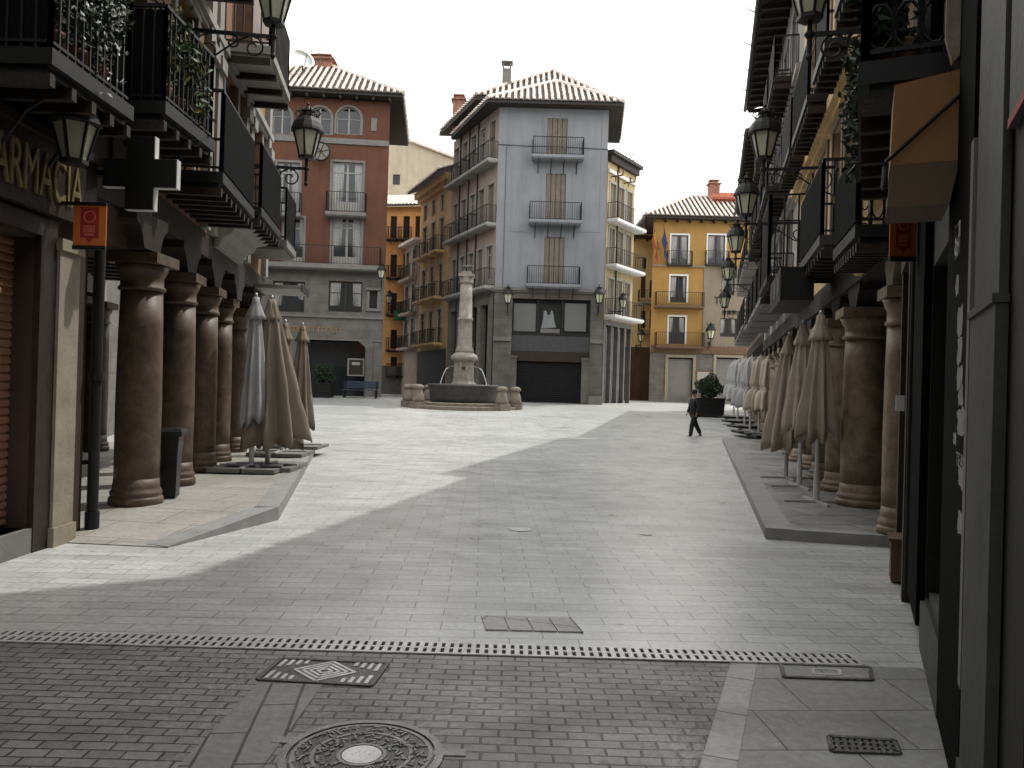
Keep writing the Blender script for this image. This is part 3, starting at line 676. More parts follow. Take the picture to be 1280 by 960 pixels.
rterrace((957,674), (903,552), 6.0, 'a')
rterrace((938,548), (903,522), 6.0, 'b')

# ---------------------------------------------------------------- covers and drain in the ground
def flatdisc(mb, c, r0, r1, z0, z1, n=40):
    if r0 <= 0: mb.lathe([(.001,z1),(r1,z1),(r1,z0)], c, n, False); return
    P_ = lambda r, k, z: (c[0]+r*math.cos(2*PI*k/n), c[1]+r*math.sin(2*PI*k/n), c[2]+z)
    for k in range(n):
        mb.quad(P_(r0,k,z1), P_(r1,k,z1), P_(r1,k+1,z1), P_(r0,k+1,z1)); mb.quad(P_(r1,k,z0), P_(r1,k+1,z0), P_(r1,k+1,z1), P_(r1,k,z1)); mb.quad(P_(r0,k,z1), P_(r0,k+1,z1), P_(r0,k+1,z0), P_(r0,k,z0))
d = MB(); Yg = 4.85; x0, x1 = -3.35, 2.13
o = thing('drain_grate', 'long slotted iron drain grate between the dark setts and the pale paving', 'drain', (-.6,Yg,.004))
b = MB(); b.box(x0, x1, Yg-.095, Yg+.095, .002, .006); b.build('channel', 'void', o)
n = 104
for i in range(n+1):
    x = x0+(x1-x0)*i/n; d.box(x-.015, x+.015, Yg-.085, Yg+.085, .007, .013)
for yy in (-.095, 0, .095): d.box(x0, x1, Yg+yy-.011, Yg+yy+.011, .0065, .0135)
d.build('grate_bars', 'castlight', o)
def round_cover(px, py, r, label):
    c = G(px, py); o = thing('manhole_cover', label, 'manhole cover', (c.x, c.y, .004))
    f = MB(); flatdisc(f, (c.x,c.y,0), r*.9, r, .003, .013); flatdisc(f, (c.x,c.y,0), r*.9, r*.93, .003, .0145); 
    for a in (.15, PI-.4): f.box(c.x+r*1.08*math.cos(a)-.07, c.x+r*1.08*math.cos(a)+.07, c.y+r*.9*math.sin(a)-.03, c.y+r*.9*math.sin(a)+.03, .004, .010)
    f.build('cover_frame', 'iron_light', o)
    p = MB(); flatdisc(p, (c.x,c.y,0), 0, r*.885, .003, .009); p.build('lid', 'castiron', o)
    q = MB()
    for rr in (.28, .60, .84): flatdisc(q, (c.x,c.y,0), r*rr-.008, r*rr+.008, .009, .0125)
    rq = random.Random(5)
    for k in range(210):
        a = rq.uniform(0,2*PI); ra = math.sqrt(rq.uniform(.09,.66)); b_ = rq.uniform(0,PI); l_ = rq.uniform(.010,.019); X_, Y_ = c.x+r*ra*math.cos(a), c.y+r*ra*math.sin(a)
        q.bar((X_-l_*math.cos(b_), Y_-l_*math.sin(b_), .0105), (X_+l_*math.cos(b_), Y_+l_*math.sin(b_), .0105), .009)
    q.build('cast_pattern', 'iron_light', o)
    q = MB(); flatdisc(q, (c.x,c.y,0), 0, r*.24, .009, .0115); q.build('centre_plate', 'castlight', o)
round_cover(452, 946, .35, 'large round cast iron manhole cover with ringed pattern in the dark setts')
def small_cover(px, py, r, label):
    c = G(px, py); o = thing('manhole_cover', label, 'manhole cover', (c.x, c.y, .004))
    f = MB(); flatdisc(f, (c.x,c.y,0), r*.86, r, .003, .008, 24); f.build('cover_frame', 'castlight', o)
    f = MB(); flatdisc(f, (c.x,c.y,0), 0, r*.85, .003, .007, 24); f.build('lid', 'white', o)  # white colour stands in for the sheen of a reflective lid
small_cover(650, 662, .135, 'small round bright cover in the middle of the square paving')
small_cover(807, 668, .07, 'tiny round bright cover in paving beyond the pale rectangular lid')
def rect_cover(pxs, label, kind):
    q = [G(*p) for p in pxs]; cx = sum(p.x for p in q)/4; cy = sum(p.y for p in q)/4
    o = thing('inspection_cover', label, 'inspection cover', (cx, cy, .004))
    def lerp(u, v): return (q[0]*(1-u)+q[1]*u)*(1-v) + (q[3]*(1-u)+q[2]*u)*v
    def strip(mb, u0, v0, u1, v1, wd, z): 
        a, b = lerp(u0,v0), lerp(u1,v1); t = (b-a).normalized(); n = Vector((-t.y,t.x,0))*wd/2
        mb.hexa([a-n+Vector((0,0,.004)), b-n+Vector((0,0,.004)), b+n+Vector((0,0,.004)), a+n+Vector((0,0,.004)), a-n+Vector((0,0,z)), b-n+Vector((0,0,z)), b+n+Vector((0,0,z)), a+n+Vector((0,0,z))])
    def rect(mb, u0, v0, u1, v1, z):
        p = [lerp(u0,v0), lerp(u1,v0), lerp(u1,v1), lerp(u0,v1)]; mb.hexa([flat(r,.003) for r in p]+[flat(r,z) for r in p])
    f = MB(); dk = 'castiron'
    for a in (((0,0,1,0),(1,0,1,1),(1,1,0,1),(0,1,0,0)) if kind != 'slabs' else ((1,0,1,1),)): strip(f, *a, .025 if kind != 'slabs' else .014, .014 if kind != 'slabs' else .010)
    f.build('cover_frame', dk if kind != 'slabs' else 'iron_grey', o)
    if kind == 'pattern':
        m = MB(); rect(m, .01,.02,.99,.98,.008); m.build('lid', 'castiron', o); r = MB()
        for k in range(4):
            e = .06+.1*k; strip(r, .5-.42+e,.5,.5,.5+.46-e*1.1,.016,.0125) if False else None
        for s in (.44,.33,.22,.11):
            pts = [(.5-s*.62,.5),(.5,.5+s),(.5+s*.62,.5),(.5,.5-s)]
            for i in range(4): strip(r, *pts[i], *pts[(i+1)%4], .018, .0125)
        for sx in (0,1):
            for sy in (0,1):
                for k in range(4):
                    u = .06+.07*k; X = u if sx == 0 else 1-u
                    strip(r, X, .06 if sy == 0 else .94, X, (.40-.06*k) if sy == 0 else (.60+.06*k), .022, .0125)
        r.build('cast_pattern', 'castlight', o)
    elif kind == 'slabs':
        m = MB()
        for u in (0.01,.26,.51,.76): rect(m, u,.04,u+.235,.96,.010)
        m.build('lid', 'granite', o)
    elif kind == 'hatch':
        m = MB(); rect(m, .02,.05,.98,.95,.009); m.build('lid', 'slab', o); r = MB()
        strip(r,.35,.3,.65,.3,.02,.012); strip(r,.35,.7,.65,.7,.02,.012); strip(r,.35,.3,.35,.7,.02,.0125); strip(r,.65,.3,.65,.7,.02,.0125); r.build('handle', 'castlight', o)
    else:
        m = MB(); rect(m, .02,.05,.98,.95,.006); m.build('channel', 'void', o); r = MB()
        for k in range(1,9): strip(r, k/9,.05,k/9,.95,.018,.0115)
        for v in (.33,.66): strip(r, .02,v,.98,v,.016,.0118)
        r.build('grate_bars', 'castiron', o)
rect_cover([(322,851),(464,859),(485,831),(352,825)], 'square iron cover with raised diamond pattern beside the drain grate', 'pattern')
rect_cover([(606,789),(728,792),(712,773),(600,770)], 'pale stone lid of four slabs beyond the drain grate', 'slabs')
rect_cover([(980,848),(1090,852),(1087,836),(976,832)], 'flush slab hatch with small handle at the right end of the grate', 'hatch')
rect_cover([(1040,941),(1124,944),(1118,928),(1036,923)], 'small iron gully grid in the right pavement slabs', 'grid')

# ================================================================ columns
def col_proto(B, F, s, zb, h, r, m, d=-.2, square=False, lo=.0):
    c = F.p(s, d, zb); cx, cy = c.x, c.y; mb = MB()
    prof = [(r*1.0,.30), (r*1.0,.5), (r*1.015,h*.4), (r*.97,h*.7), (r*.93,h-.42)]
    mb.lathe(prof, (cx,cy,zb), 26); o = mb.build('column', m, B)
    b = MB(); b.lathe([(r*1.2,0),(r*1.21,.07),(r*1.17,.085),(r*1.1,.095),(r*1.16,.12),(r*1.14,.15),(r*1.05,.17),(r*1.04,.2),(r*1.0,.3)], (cx,cy,zb), 26)
    b.build('column_base', m, o)
    k = MB(); k.lathe([(r*.93,h-.42),(r*1.04,h-.41),(r*1.05,h-.38),(r*.96,h-.36),(r*.95,h-.26),(r*1.08,h-.2),(r*1.2,h-.12)], (cx,cy,zb), 26)
    e = r*1.22
    A = Vector((cx,cy)); t = F.t*e; n = F.n*e; z0, z1 = zb+h-.12, zb+h
    q = [A-t-n, A+t-n, A+t+n, A-t+n]; k.hexa([Vector((p.x,p.y,z0)) for p in q]+[Vector((p.x,p.y,z1)) for p in q])
    k.build('capital', m, o)
    return o
def place_columns(B, F, cols, m, h=2.87, d=-.2):          # cols: (s, ground height, radius)
    for c_ in cols: col_proto(B, F, c_[0], c_[1], h, c_[2], m, c_[3] if len(c_) > 3 else d)
def corbels(B, F, ss, z0, z1, m='timber', d=-.2, w=.9):
    for s in ss:
        b = MB(); pts = [(-w/2,z1),(w/2,z1),(w/2,z1-.1),(w*.38,z1-.16),(w*.3,z1-.26),(.2,z0),(-.2,z0),(-w*.3,z1-.26),(-w*.38,z1-.16),(-w/2,z1-.1)]
        b.prism([F.p(s+x,d+.19,z) for x, z in pts], F.n.to_3d()*-.38); b.build('corbel', m, B)

def arcade_building(name, label, F, s0, s1, zarc, ztop, depth, wallm, ops, floor_z=.1, arc_depth=3.2, backm='plaster_white', belt=(), roofm='tile', eave=.7, end=(True,True)):
    c = F.p((s0+s1)/2, 0, 0); B = thing(name, label, 'building', (c.x, c.y, gz(c.y)))
    mb = MB(); wall_mesh(mb, F, s0, s1, zarc+.36, ztop, ops); body_mesh(mb, F, s0, s1, zarc+.36, ztop, depth)
    mb.quad(F.p(s0,0,zarc+.36), F.p(s0,-depth,zarc+.36), F.p(s1,-depth,zarc+.36), F.p(s1,0,zarc+.36)); mb.build('wall', wallm, B)
    b = MB(); b.fbox(F, s0+.01, s1-.01, -.42, .03, zarc, zarc+.355); b.build('lintel_beam', 'timber', B)
    k = MB(); wall_mesh(k, F, s0, s1, 0, zarc+.36, [(x, x+1.9, .1, 2.7) for x in [s0+.5+2.6*i for i in range(int((s1-s0)/2.6))]], .15, -arc_depth); k.build('arcade_back_wall', backm, B)
    k = MB(); k.fbox(F, s0, s1, -arc_depth-.3, -arc_depth-.16, 0, 2.75); k.build('shop_front', 'shutter_dark', B)
    k = MB(); n = int((s1-s0)/.55)
    for i in range(n): x = s0+(i+.5)*(s1-s0)/n; k.fbox(F, x-.07, x+.07, -arc_depth+.02, -.43, zarc+.17, zarc+.35)
    k.build('ceiling_joist', 'timber', B)
    for (z, h_, dd, mm) in belt:
        k = MB(); k.fbox(F, s0, s1, .002, dd, z, z+h_); k.fbox(F, s0, s1, .002, dd*.55, z-h_*.6, z-.002); k.build('string_course', mm, B)
    # pitched roof with boarded eave and rafter tails
    tb, ub = MB(), MB(); sl = R(19); up = (F.n.to_3d()*-math.cos(sl)+Vector((0,0,math.sin(sl))))
    tile_slope(tb, ub, F.p(s0,eave,ztop-.02), F.p(s1,eave,ztop-.02), up, (depth/2+eave)/math.cos(sl), sp=.27, seg=.6)
    back = MB(); zr = ztop-.02+(depth/2+eave)*math.tan(sl); back.quad(F.p(s0,-depth/2,zr-.05), F.p(s1,-depth/2,zr-.05), F.p(s1,-depth-.5,ztop-.1), F.p(s0,-depth-.5,ztop-.1))
    for q in (s0, s1): back.add([F.p(q,0,ztop), F.p(q,-depth/2,zr-.12), F.p(q,-depth,ztop)], [(0,1,2)])
    ub.add(back.v, back.f); r_ = ub.build('roof', 'eave', B); tb.build('roof_tiles', roofm, r_)
    k = MB(); n = int((s1-s0)/.6)
    for i in range(n+1):
        x = s0+.06+(s1-s0-.12)*i/n; k.hexa([F.p(x-.05,0.003,ztop-.2), F.p(x+.05,.003,ztop-.2), F.p(x+.05,eave-.06,ztop-.2), F.p(x-.05,eave-.06,ztop-.2), F.p(x-.05,.003,ztop+.0+.003), F.p(x+.05,.003,ztop+.003), F.p(x+.05,eave-.06,ztop-.125), F.p(x-.05,eave-.06,ztop-.125)])
    k.build('rafter_tails', 'timber', r_)
    k = MB(); n = int((s1-s0)/1.9)
    for i in range(n+1):
        x = s0+.2+(s1-s0-.4)*i/n+random.uniform(-.25,.25); k.tube([F.p(x,eave-.25,ztop-.12), F.p(x,eave+.12,ztop-.14), F.p(x,eave+.3,ztop-.05), F.p(x,eave+.42,ztop+.12)], [.02,.02,.016,.008], 5)
    k.build('gutter_hooks', 'iron', r_)
    k = MB(); k.tube([F.p(s0,eave+.05,ztop-.1), F.p(s1,eave+.05,ztop-.1)], .065, 7); k.build('gutter', 'iron_grey', r_)
    return B

# ================================================================ left row
FL1 = Fac((-4.3,-6), (-4.3,9.5)); s1 = lambda y: y+6
L1 = thing('pharmacy_building', 'brown fronted pharmacy house with rolled down shutter and planted balconies', 'building', (-4.3,5,0))
ops1 = [(s1(6.35),s1(7.25),4.12,6.55), (s1(8.3),s1(9.15),4.42,6.8), (s1(3.2),s1(4.2),4.12,6.55), (s1(6.35),s1(7.25),7.4,9.7), (s1(8.3),s1(9.15),7.4,9.7)]
mb = MB(); shop = (s1(5.1), s1(7.15), .22, 2.82)
wall_mesh(mb, FL1, 0, s1(8.05), 0, 3.02, [shop, (s1(1.5),s1(4.4),.22,2.82)], .3)
wall_mesh(mb, FL1, 0, s1(9.5), 3.02, 13.4, ops1)
body_mesh(mb, FL1, 0, s1(9.5), 3.02, 13.4, 9); body_mesh(mb, FL1, 0, s1(8.05), 0, 3.02, 9, top=False)
mb.quad(FL1.p(s1(8.05),0,3.02), FL1.p(s1(9.5),0,3.02), FL1.p(s1(9.5),-9,3.02), FL1.p(s1(8.05),-9,3.02)); mb.build('wall', 'plaster_brown', L1)
for o_ in ops1: window(L1, FL1, o_[0], o_[1], o_[2], o_[3], 'french', 'wood_mid')
def roller(B, F, a, b, z0, z1, d, m, name='roller_shutter', pitch=.075):
    mb = MB(); n = int((z1-z0)/pitch); vs = []; fs = []
    for i in range(n):
        z = z0+(z1-z0)*i/n; zz = z0+(z1-z0)*(i+1)/n; zm = z+(zz-z)*.55
        pr = [(d,z), (d+.018,z+.012), (d+.016,zm), (d+.002,zz-.006)]
        for j in range(3): mb.quad(F.p(a,pr[j][0],pr[j][1]), F.p(b,pr[j][0],pr[j][1]), F.p(b,pr[j+1][0],pr[j+1][1]), F.p(a,pr[j+1][0],pr[j+1][1]))
        mb.quad(F.p(a,pr[3][0],pr[3][1]), F.p(b,pr[3][0],pr[3][1]), F.p(b,d,zz), F.p(a,d,zz))
    return mb.build(name, m, B)
sh = roller(L1, FL1, shop[0], shop[1], .24, 2.82, -.2, 'shutter_brown')
k = MB(); k.fbox(FL1, shop[0], shop[1], -.24, .05, .0, .22); k.build('shop_sill', 'stone_trim', L1)
roller(L1, FL1, s1(1.5), s1(4.4), .24, 2.82, -.2, 'shutter_brown')
k = MB(); k.fbox(FL1, s1(7.15), s1(7.4), .003, .06, 0, 3.0); k.fbox(FL1, s1(4.85), s1(5.1), .003, .06, 0, 2.84); k.fbox(FL1, s1(4.85), s1(7.15), .003, .07, 2.84, 3.0); k.build('door_frame', 'wood_dark', L1)
k = MB(); k.fbox(FL1, s1(7.4), s1(7.74), .004, .09, .0, 2.75); k.fbox(FL1, s1(7.38), s1(7.76), .003, .12, 2.752, 2.86); k.fbox(FL1, s1(7.38), s1(7.76), .0035, .115, .0, .18); k.build('pilaster', 'stone_cream', L1)
k = MB(); k.fbox(FL1, s1(1.0), s1(7.95), .004, .12, 3.04, 3.68); k.fbox(FL1, s1(1.0), s1(7.98), .0045, .17, 3.682, 3.76); k.build('sign_fascia', 'wood_dark', L1)
lettering('FARMACIA', FL1, s1(6.22), s1(7.66), 3.16, 3.56, .122, .02, 'gold', L1)
k = MB(); k.tube([(-4.22,8.12,.02), (-4.22,8.12,3.0)], .055, 10); k.tube([(-4.22,8.12,1.55),(-4.22,8.12,1.63)], .075, 10)
k.tube([(-4.22,8.12,.02),(-4.22,8.12,.22)], .07, 10)
for z in (.7, 2.4): k.fbox(FL1, s1(8.06), s1(8.18), -.02, .02, z, z+.04)
tag(k.build('drain_pipe', 'iron', at=(-4.22,8.12,0)), 'black iron downpipe standing at the corner beside the cream pilaster', 'downpipe')
b1 = balcony(L1, FL1, s1(6.1), s1(7.42), .72, 4.1, .98, 'iron', 'iron', brackets=2, step=.11, beams=.33)
for (ya, b_) in ((6.13,b1),(8.11,None)):
    k = MB(); k.fbox(FL1, s1(ya)+.03, s1(ya)+.04, .05, .66, (4.12 if b_ else 4.42), (5.05 if b_ else 5.35)); side_ = (k, b_)
    if b_: k.build('side_screen', 'screen', b_)
    else: k2_ = k
b2 = balcony(L1, FL1, s1(8.08), s1(9.42), .72, 4.4, .98, 'iron', 'iron', brackets=2, step=.11, beams=.33)
k2_.build('side_screen', 'screen', b2)
balcony(L1, FL1, s1(6.1), s1(9.4), .72, 7.35, .98, 'stone_trim', 'iron', beams=.4)
col_proto(L1, FL1, s1(9.3), T-.02, 2.88, .245, 'column', d=-.03)
corbels(L1, FL1, [s1(9.05)], 3.03, 3.42, 'timber', d=.0, w=.8)
k = MB(); k.fbox(FL1, s1(8.06), s1(9.5), -.4, .04, 3.42, 3.62); k.build('lintel_beam', 'timber', L1)
k = MB(); k.fbox(FL1, -.3, s1(9.5)+.2, -9, .9, 13.402, 13.6); k.build('roof', 'eave', L1)

FL2 = Fac((-4.3,9.5), (-5.42,17.3)); s2 = lambda y: FL2.sY(y)
opsL = [(s2(10.1),s2(11.1),4.12,6.6), (s2(12.9),s2(13.9),4.32,6.7), (s2(15.4),s2(16.4),4.32,6.7), (s2(10.1),s2(11.1),7.3,9.7), (s2(13.6),s2(15.1),7.02,9.6), (s2(10.1),s2(11.1),10.4,12.5), (s2(13.6),s2(14.6),10.4,12.5)]
L2 = arcade_building('arcaded_house', 'peach rendered house with white pilasters over five thick brown columns', FL2, 0, s2(17.3), 3.42, 13.0, 10, 'plaster_peach', opsL, belt=[(6.75,.12,.12,'plaster_white')], backm='plaster_white')
for o_ in opsL: window(L2, FL2, *o_[:4], 'french', 'white_frame', 'plaster_white', gm='glass_pale')
for y in (11.75, 12.25, 14.5, 15.0, 17.0):
    k = MB(); k.fbox(FL2, s2(y)-.14, s2(y)+.14, .003, .10, 3.8, 12.9); k.fbox(FL2, s2(y)-.18, s2(y)+.18, .004, .16, 6.3, 6.5); k.build('pilaster', 'plaster_white', L2)
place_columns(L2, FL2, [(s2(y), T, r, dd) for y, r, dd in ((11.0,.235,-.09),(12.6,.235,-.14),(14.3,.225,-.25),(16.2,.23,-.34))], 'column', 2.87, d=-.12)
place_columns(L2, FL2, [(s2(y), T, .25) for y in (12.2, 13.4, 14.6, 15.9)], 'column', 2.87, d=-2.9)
corbels(L2, FL2, [s2(y) for y in (11.0,12.6,14.3,16.2)], 3.02, 3.42, 'timber', d=-.12)
balcony(L2, FL2, s2(9.62), s2(11.75), .74, 4.12, 1.0, 'iron', 'iron', beams=.3, step=.12, panel='screen')
balcony(L2, FL2, s2(12.35), s2(14.4), .74, 4.3, 1.0, 'iron', 'iron', beams=.3, step=.12, panel='screen')
balcony(L2, FL2, s2(15.2), s2(16.6), .74, 4.3, 1.0, 'stone_trim', 'iron', step=.12)
balcony(L2, FL2, s2(9.8), s2(11.4), .74, 7.28, 1.0, 'stone_trim', 'iron', beams=.4)
balcony(L2, FL2, s2(12.8), s2(15.0), .75, 7.0, 1.0, 'plaster_white', 'iron', beams=.7)
bay = MB(); bay.fbox(FL2, s2(13.5), s2(15.2), .004, .3, 7.02, 9.9); bay.build('glazed_bay', 'wood_mid', L2)
k = MB()     # plaster cove carrying the middle balcony
k.prism([FL2.p(s2(12.4),x,z) for x, z in ((.004,3.65),(.10,3.66),(.16,3.8),(.30,3.88),(.34,3.97),(.52,4.02),(.6,4.10),(.004,4.10))], (FL2.p(s2(14.3),0,0)-FL2.p(s2(12.4),0,0))); k.build('cove', 'plaster_white', L2)
k = MB(); k.fbox(FL2, s2(15.9), s2(17.2), .05, .95, 3.44, 3.52); o_ = k.build('canopy', 'plaster_white', L2)
k = MB(); k.fbox(FL2, s2(15.9), s2(17.2), .951, .97, 3.40, 3.54); k.build('canopy_edge', 'iron', o_)

# things hung on the left row
c = Vector((-3.78, 8.02, 3.64)); o = thing('pharmacy_cross', 'black pharmacy cross box with pale lit edge projecting over the shop', 'pharmacy sign', c)
def crosspoly(a, b): return [(-b,-a),(-a,-a),(-a,-b),(a,-b),(a,-a),(b,-a),(b,a),(a,a),(a,b),(-a,b),(-a,a),(-b,a)]
k = MB(); k.prism([c+Vector((x*1.0,-.02,z)) for x, z in crosspoly(.145,.37)], (0,.085,0)); k.build('cross_case', 'white', o)
k = MB(); k.prism([c+Vector((x,-.035,z)) for x, z in crosspoly(.14,.365)], (0,.014,0)); k.build('cross_face', 'plastic', o)
k = MB(); k.bar(c+Vector((-.38,.03,0)), (-4.3,8.05,3.64), .05); k.build('bracket', 'iron', o)
def banner(px0, px1, py0, py1, Y, label, wallx):
    a, b = ray(px0,(py0+py1)/2), ray(px1,(py0+py1)/2); x0, x1 = a.x/a.y*Y, b.x/b.y*Y
    t, q = ray((px0+px1)/2,py0), ray((px0+px1)/2,py1); z1, z0 = 1.6+t.z/t.y*Y, 1.6+q.z/q.y*Y
    xm = (x0+x1)/2; zm = (z0+z1)/2; w, h = x1-x0, z1-z0
    o = thing('street_banner', label, 'banner', (xm, Y, z0))
    k = MB(); k.box(x0,x1,Y-.006,Y+.006,z0,z1); k.build('cloth', 'orange', o)
    k = MB(); k.prism([Vector((xm+x*w,Y-.009,zm+z*h)) for x, z in ((-.28,.46),(.28,.46),(.28,-.30),(.12,-.30),(0,-.42),(-.12,-.30),(-.28,-.30))], (0,.002,0)); k.build('shield_print', 'red', o)
    k = MB(); k.tube([(xm+w*.17*math.cos(2*PI*j/20), Y-.0115, zm+h*.22+w*.17*math.sin(2*PI*j/20)) for j in range(21)], w*.022, 4, cap=False)
    for j, (z, ww) in enumerate(((-.02,.18),(-.08,.18),(-.14,.18),(-.22,.15))): 
        for i in range(5): k.box(xm-w*ww+i*w*ww*.4, xm-w*ww+i*w*ww*.4+w*ww*.3, Y-.012, Y-.0095, zm+h*z-.008, zm+h*z+.010)
    k.build('emblem', 'redprint', o)
    k = MB(); k.bar((min(x0,wallx), Y, z1+.015), (max(x1,wallx), Y, z1+.015), .03); k.build('rod', 'iron', o); k = MB(); k.bar((x0,Y,z0-.012), (x1,Y,z0-.012), .035); k.build('rod', 'iron', o)
banner(92, 133, 257, 308, 7.3, 'orange banner with red shield hanging below the black pharmacy cross', -4.3)
lantern((-3.86, 6.95, 3.62), 'dark lantern with pale glass hung under balcony over the golden pharmacy letters', 'street lanterns', size=.75, name='hanging_lantern', hang=.32)
lantern((-3.42, 11.0, 6.75), 'topmost lantern on the left houses, cut by the upper edge of the photo', 'street lanterns', FL2, size=1.0)
lantern((-3.97, 15.0, 6.05), 'lantern with pale yellow glass on scrolled arm before the red house', 'street lanterns', FL2, size=1.1)

def leafcloud(n, fn, size, seed): rn = random.Random(seed); return MB().leaves([fn(rn) for _ in range(n)], size, seed)
def balcony_plant(name, label, F, sa, sb, z0, z1, d0, d1, n, seed, mats_, pots=3, group=None):
    c = F.p((sa+sb)/2, (d0+d1)/2, z0); o = thing(name, label, 'plant', c, group)
    rn = random.Random(seed); blobs = [(rn.uniform(sa+.1,sb-.1), rn.uniform(d0,d1), z0+.25+(z1-z0-.25)*rn.random(), rn.uniform(.10,.2)) for _ in range(16)]
    for m, frac, size in mats_:
        mb = MB(); pts = []
        for _ in range(int(n*frac)):
            s, d, z, r = rn.choice(blobs); pts.append(F.p(min(max(s+rn.gauss(0,r*1.1),sa),sb), min(d+abs(rn.gauss(0,r*(1.2 if 'flower' in m else .5))),d1+.14), z+rn.gauss(0,r)))
        mb.leaves(pts, size, seed+len(pts)); mb.build('petals' if 'flower' in m else 'leaves', m, o)
    for i in range(pots):
        q = F.p(sa+(sb-sa)*(i+.5)/pots, (d0+d1)/2, z0); k = MB(); k.lathe([(.09,.012),(.13,.22),(.14,.24),(.12,.24),(.11,.2)], q, 12); k.build('pot', 'chimney_brick', o)
balcony_plant('flowering_plant', 'white flowering plants filling the balcony above the pharmacy letters', FL1, s1(6.25), s1(7.3), 4.1, 5.0, .4, .6, 2000, 3, [('leaf_dark',.62,.085),('flower_white',.22,.05),('leaf',.16,.075)])
balcony_plant('balcony_plant', 'green and yellow leafed plants on the balcony above the black cross', FL1, s1(8.2), s1(9.3), 4.4, 5.3, .4, .62, 1200, 5, [('leaf',.55,.10),('leaf_yellow',.25,.1),('leaf_dark',.2,.11)])

# ---------------------------------------------------------------- litter bin, left terrace parasols
c = G(213, 621, T); o = thing('litter_bin', 'black litter bin with flared top beside the nearest left column', 'bin', (c.x,c.y,c.z))
k = MB(); k.lathe([(.10,.0),(.115,.02),(.13,.5),(.155,.72),(.16,.74)], c, 4, False, rot=R(52)); k.build('bin_body', 'plastic', o)
k = MB(); k.lathe([(.205,.742),(.215,.76),(.215,.80),(.19,.83),(.02,.85)], c, 4, False, rot=R(52)); k.build('bin_lid', 'plastic', o)
pa = [G(314,588,T), G(334,586,T), G(374,560,T), G(352,569,T)]
umbrella('closed_parasol', 'grey white closed parasol standing closest to the left columns', 'parasols on the left terrace', tuple(pa[0]), 2.8, .85, .05, .20, 'canvas_grey', seed=2, rot=1)
umbrella('closed_parasol', 'large beige closed parasol with drooping hem, widest on the left terrace', 'parasols on the left terrace', tuple(pa[1]), 2.80, .55, .06, .43, 'canvas', seed=4, droop=.30, lean=.12)
umbrella('closed_parasol', 'slim beige closed parasol at the far end of the left terrace', 'parasols on the left terrace', tuple(pa[2]), 2.68, .55, .05, .26, 'canvas', seed=6, rot=2)
umbrella('closed_parasol', 'beige closed parasol half hidden behind the widest left one', 'parasols on the left terrace', tuple(pa[3]), 2.6, .8, .05, .24, 'canvas', seed=8, rot=2)
# ================================================================ red house (far left)
def simple_building(name, label, F, z0, z1, depth, wallm, ops, sk0=0, sk1=0, wall_from=None, body=True):
    c = F.p(F.L/2, 0, 0); B = thing(name, label, 'building', (c.x, c.y, gz(c.y)))
    mb = MB(); wall_mesh(mb, F, 0, F.L, wall_from if wall_from else z0, z1, ops); body_mesh(mb, F, 0, F.L, wall_from if wall_from else z0, z1, depth, sk0, sk1)
    mb.build('wall', wallm, B); return B
def hitbox(F, x0, x1, y0, y1):
    a, b = F.hit(x0, (y0+y1)/2), F.hit(x1, (y0+y1)/2); t, q = F.hit((x0+x1)/2, y0), F.hit((x0+x1)/2, y1)
    return (a[0], b[0], q[1], t[1])
def hip_roof(B, F, s0, s1, z, depth, eave, pitch, m='tile', sp=.26, hipl=True, hipr=True, under='eave', seg=.55, gut=True):
    tb, ub = MB(), MB(); sl = R(pitch); run = depth/2+eave; H = run/math.cos(sl); L0, L1 = s0-eave, s1+eave; zr = z+run*math.tan(sl)
    n3, t3 = F.n.to_3d(), F.t.to_3d(); up = -n3*math.cos(sl)+Vector((0,0,math.sin(sl))); xl = run if hipl else 0; xr = run if hipr else 0
    half = (L1-L0)/2
    if xl+xr > L1-L0 and (hipl and hipr): k = half/run; H *= 1; xl = xr = half
    tile_slope(tb, ub, F.p(L0,eave,z), F.p(L1,eave,z), up, H, xl, xr, sp=sp, seg=seg)
    if hipl:
        u2 = t3*math.cos(sl)+Vector((0,0,math.sin(sl))); tile_slope(tb, ub, F.p(L0,-depth-eave,z), F.p(L0,eave,z), u2, xl/math.cos(sl), run-.01, run-.01, sp=sp, seg=seg)
        ridge(tb, F.p(L0,eave,z+.05), F.p(L0+xl,-depth/2,zr+.05))
    if hipr:
        u2 = -t3*math.cos(sl)+Vector((0,0,math.sin(sl))); tile_slope(tb, ub, F.p(L1,eave,z), F.p(L1,-depth-eave,z), u2, xr/math.cos(sl), run-.01, run-.01, sp=sp, seg=seg)
        ridge(tb, F.p(L1,eave,z+.05), F.p(L1-xr,-depth/2,zr+.05))
    if L1-xr-L0-xl > .1: ridge(tb, F.p(L0+xl,-depth/2,zr+.05), F.p(L1-xr,-depth/2,zr+.05))
    # far slope and soffit
    bk = [F.p(L0,-depth-eave,z), F.p(L1,-depth-eave,z), F.p(L1-xr,-depth/2,zr), F.p(L0+xl,-depth/2,zr)]
    ub.add(bk, [(0,1,2,3)]); ub.prism([F.p(L0+.05,eave-.05,z-.12), F.p(L1-.05,eave-.05,z-.12), F.p(L1-.05,-depth-eave+.05,z-.12), F.p(L0+.05,-depth-eave+.05,z-.12)], (0,0,-.1))
    o = ub.build('roof', under, B); tb.build('roof_tiles', m, o)
    if gut:
        k = MB(); n = int((s1-s0)/.9)
        for i in range(n+1):
            x = s0+(s1-s0)*i/n; k.fbox(F, x-.07, x+.07, .003, eave-.15, z-.42, z-.225)
        k.build('eave_brackets', 'timber', o)
    return zr

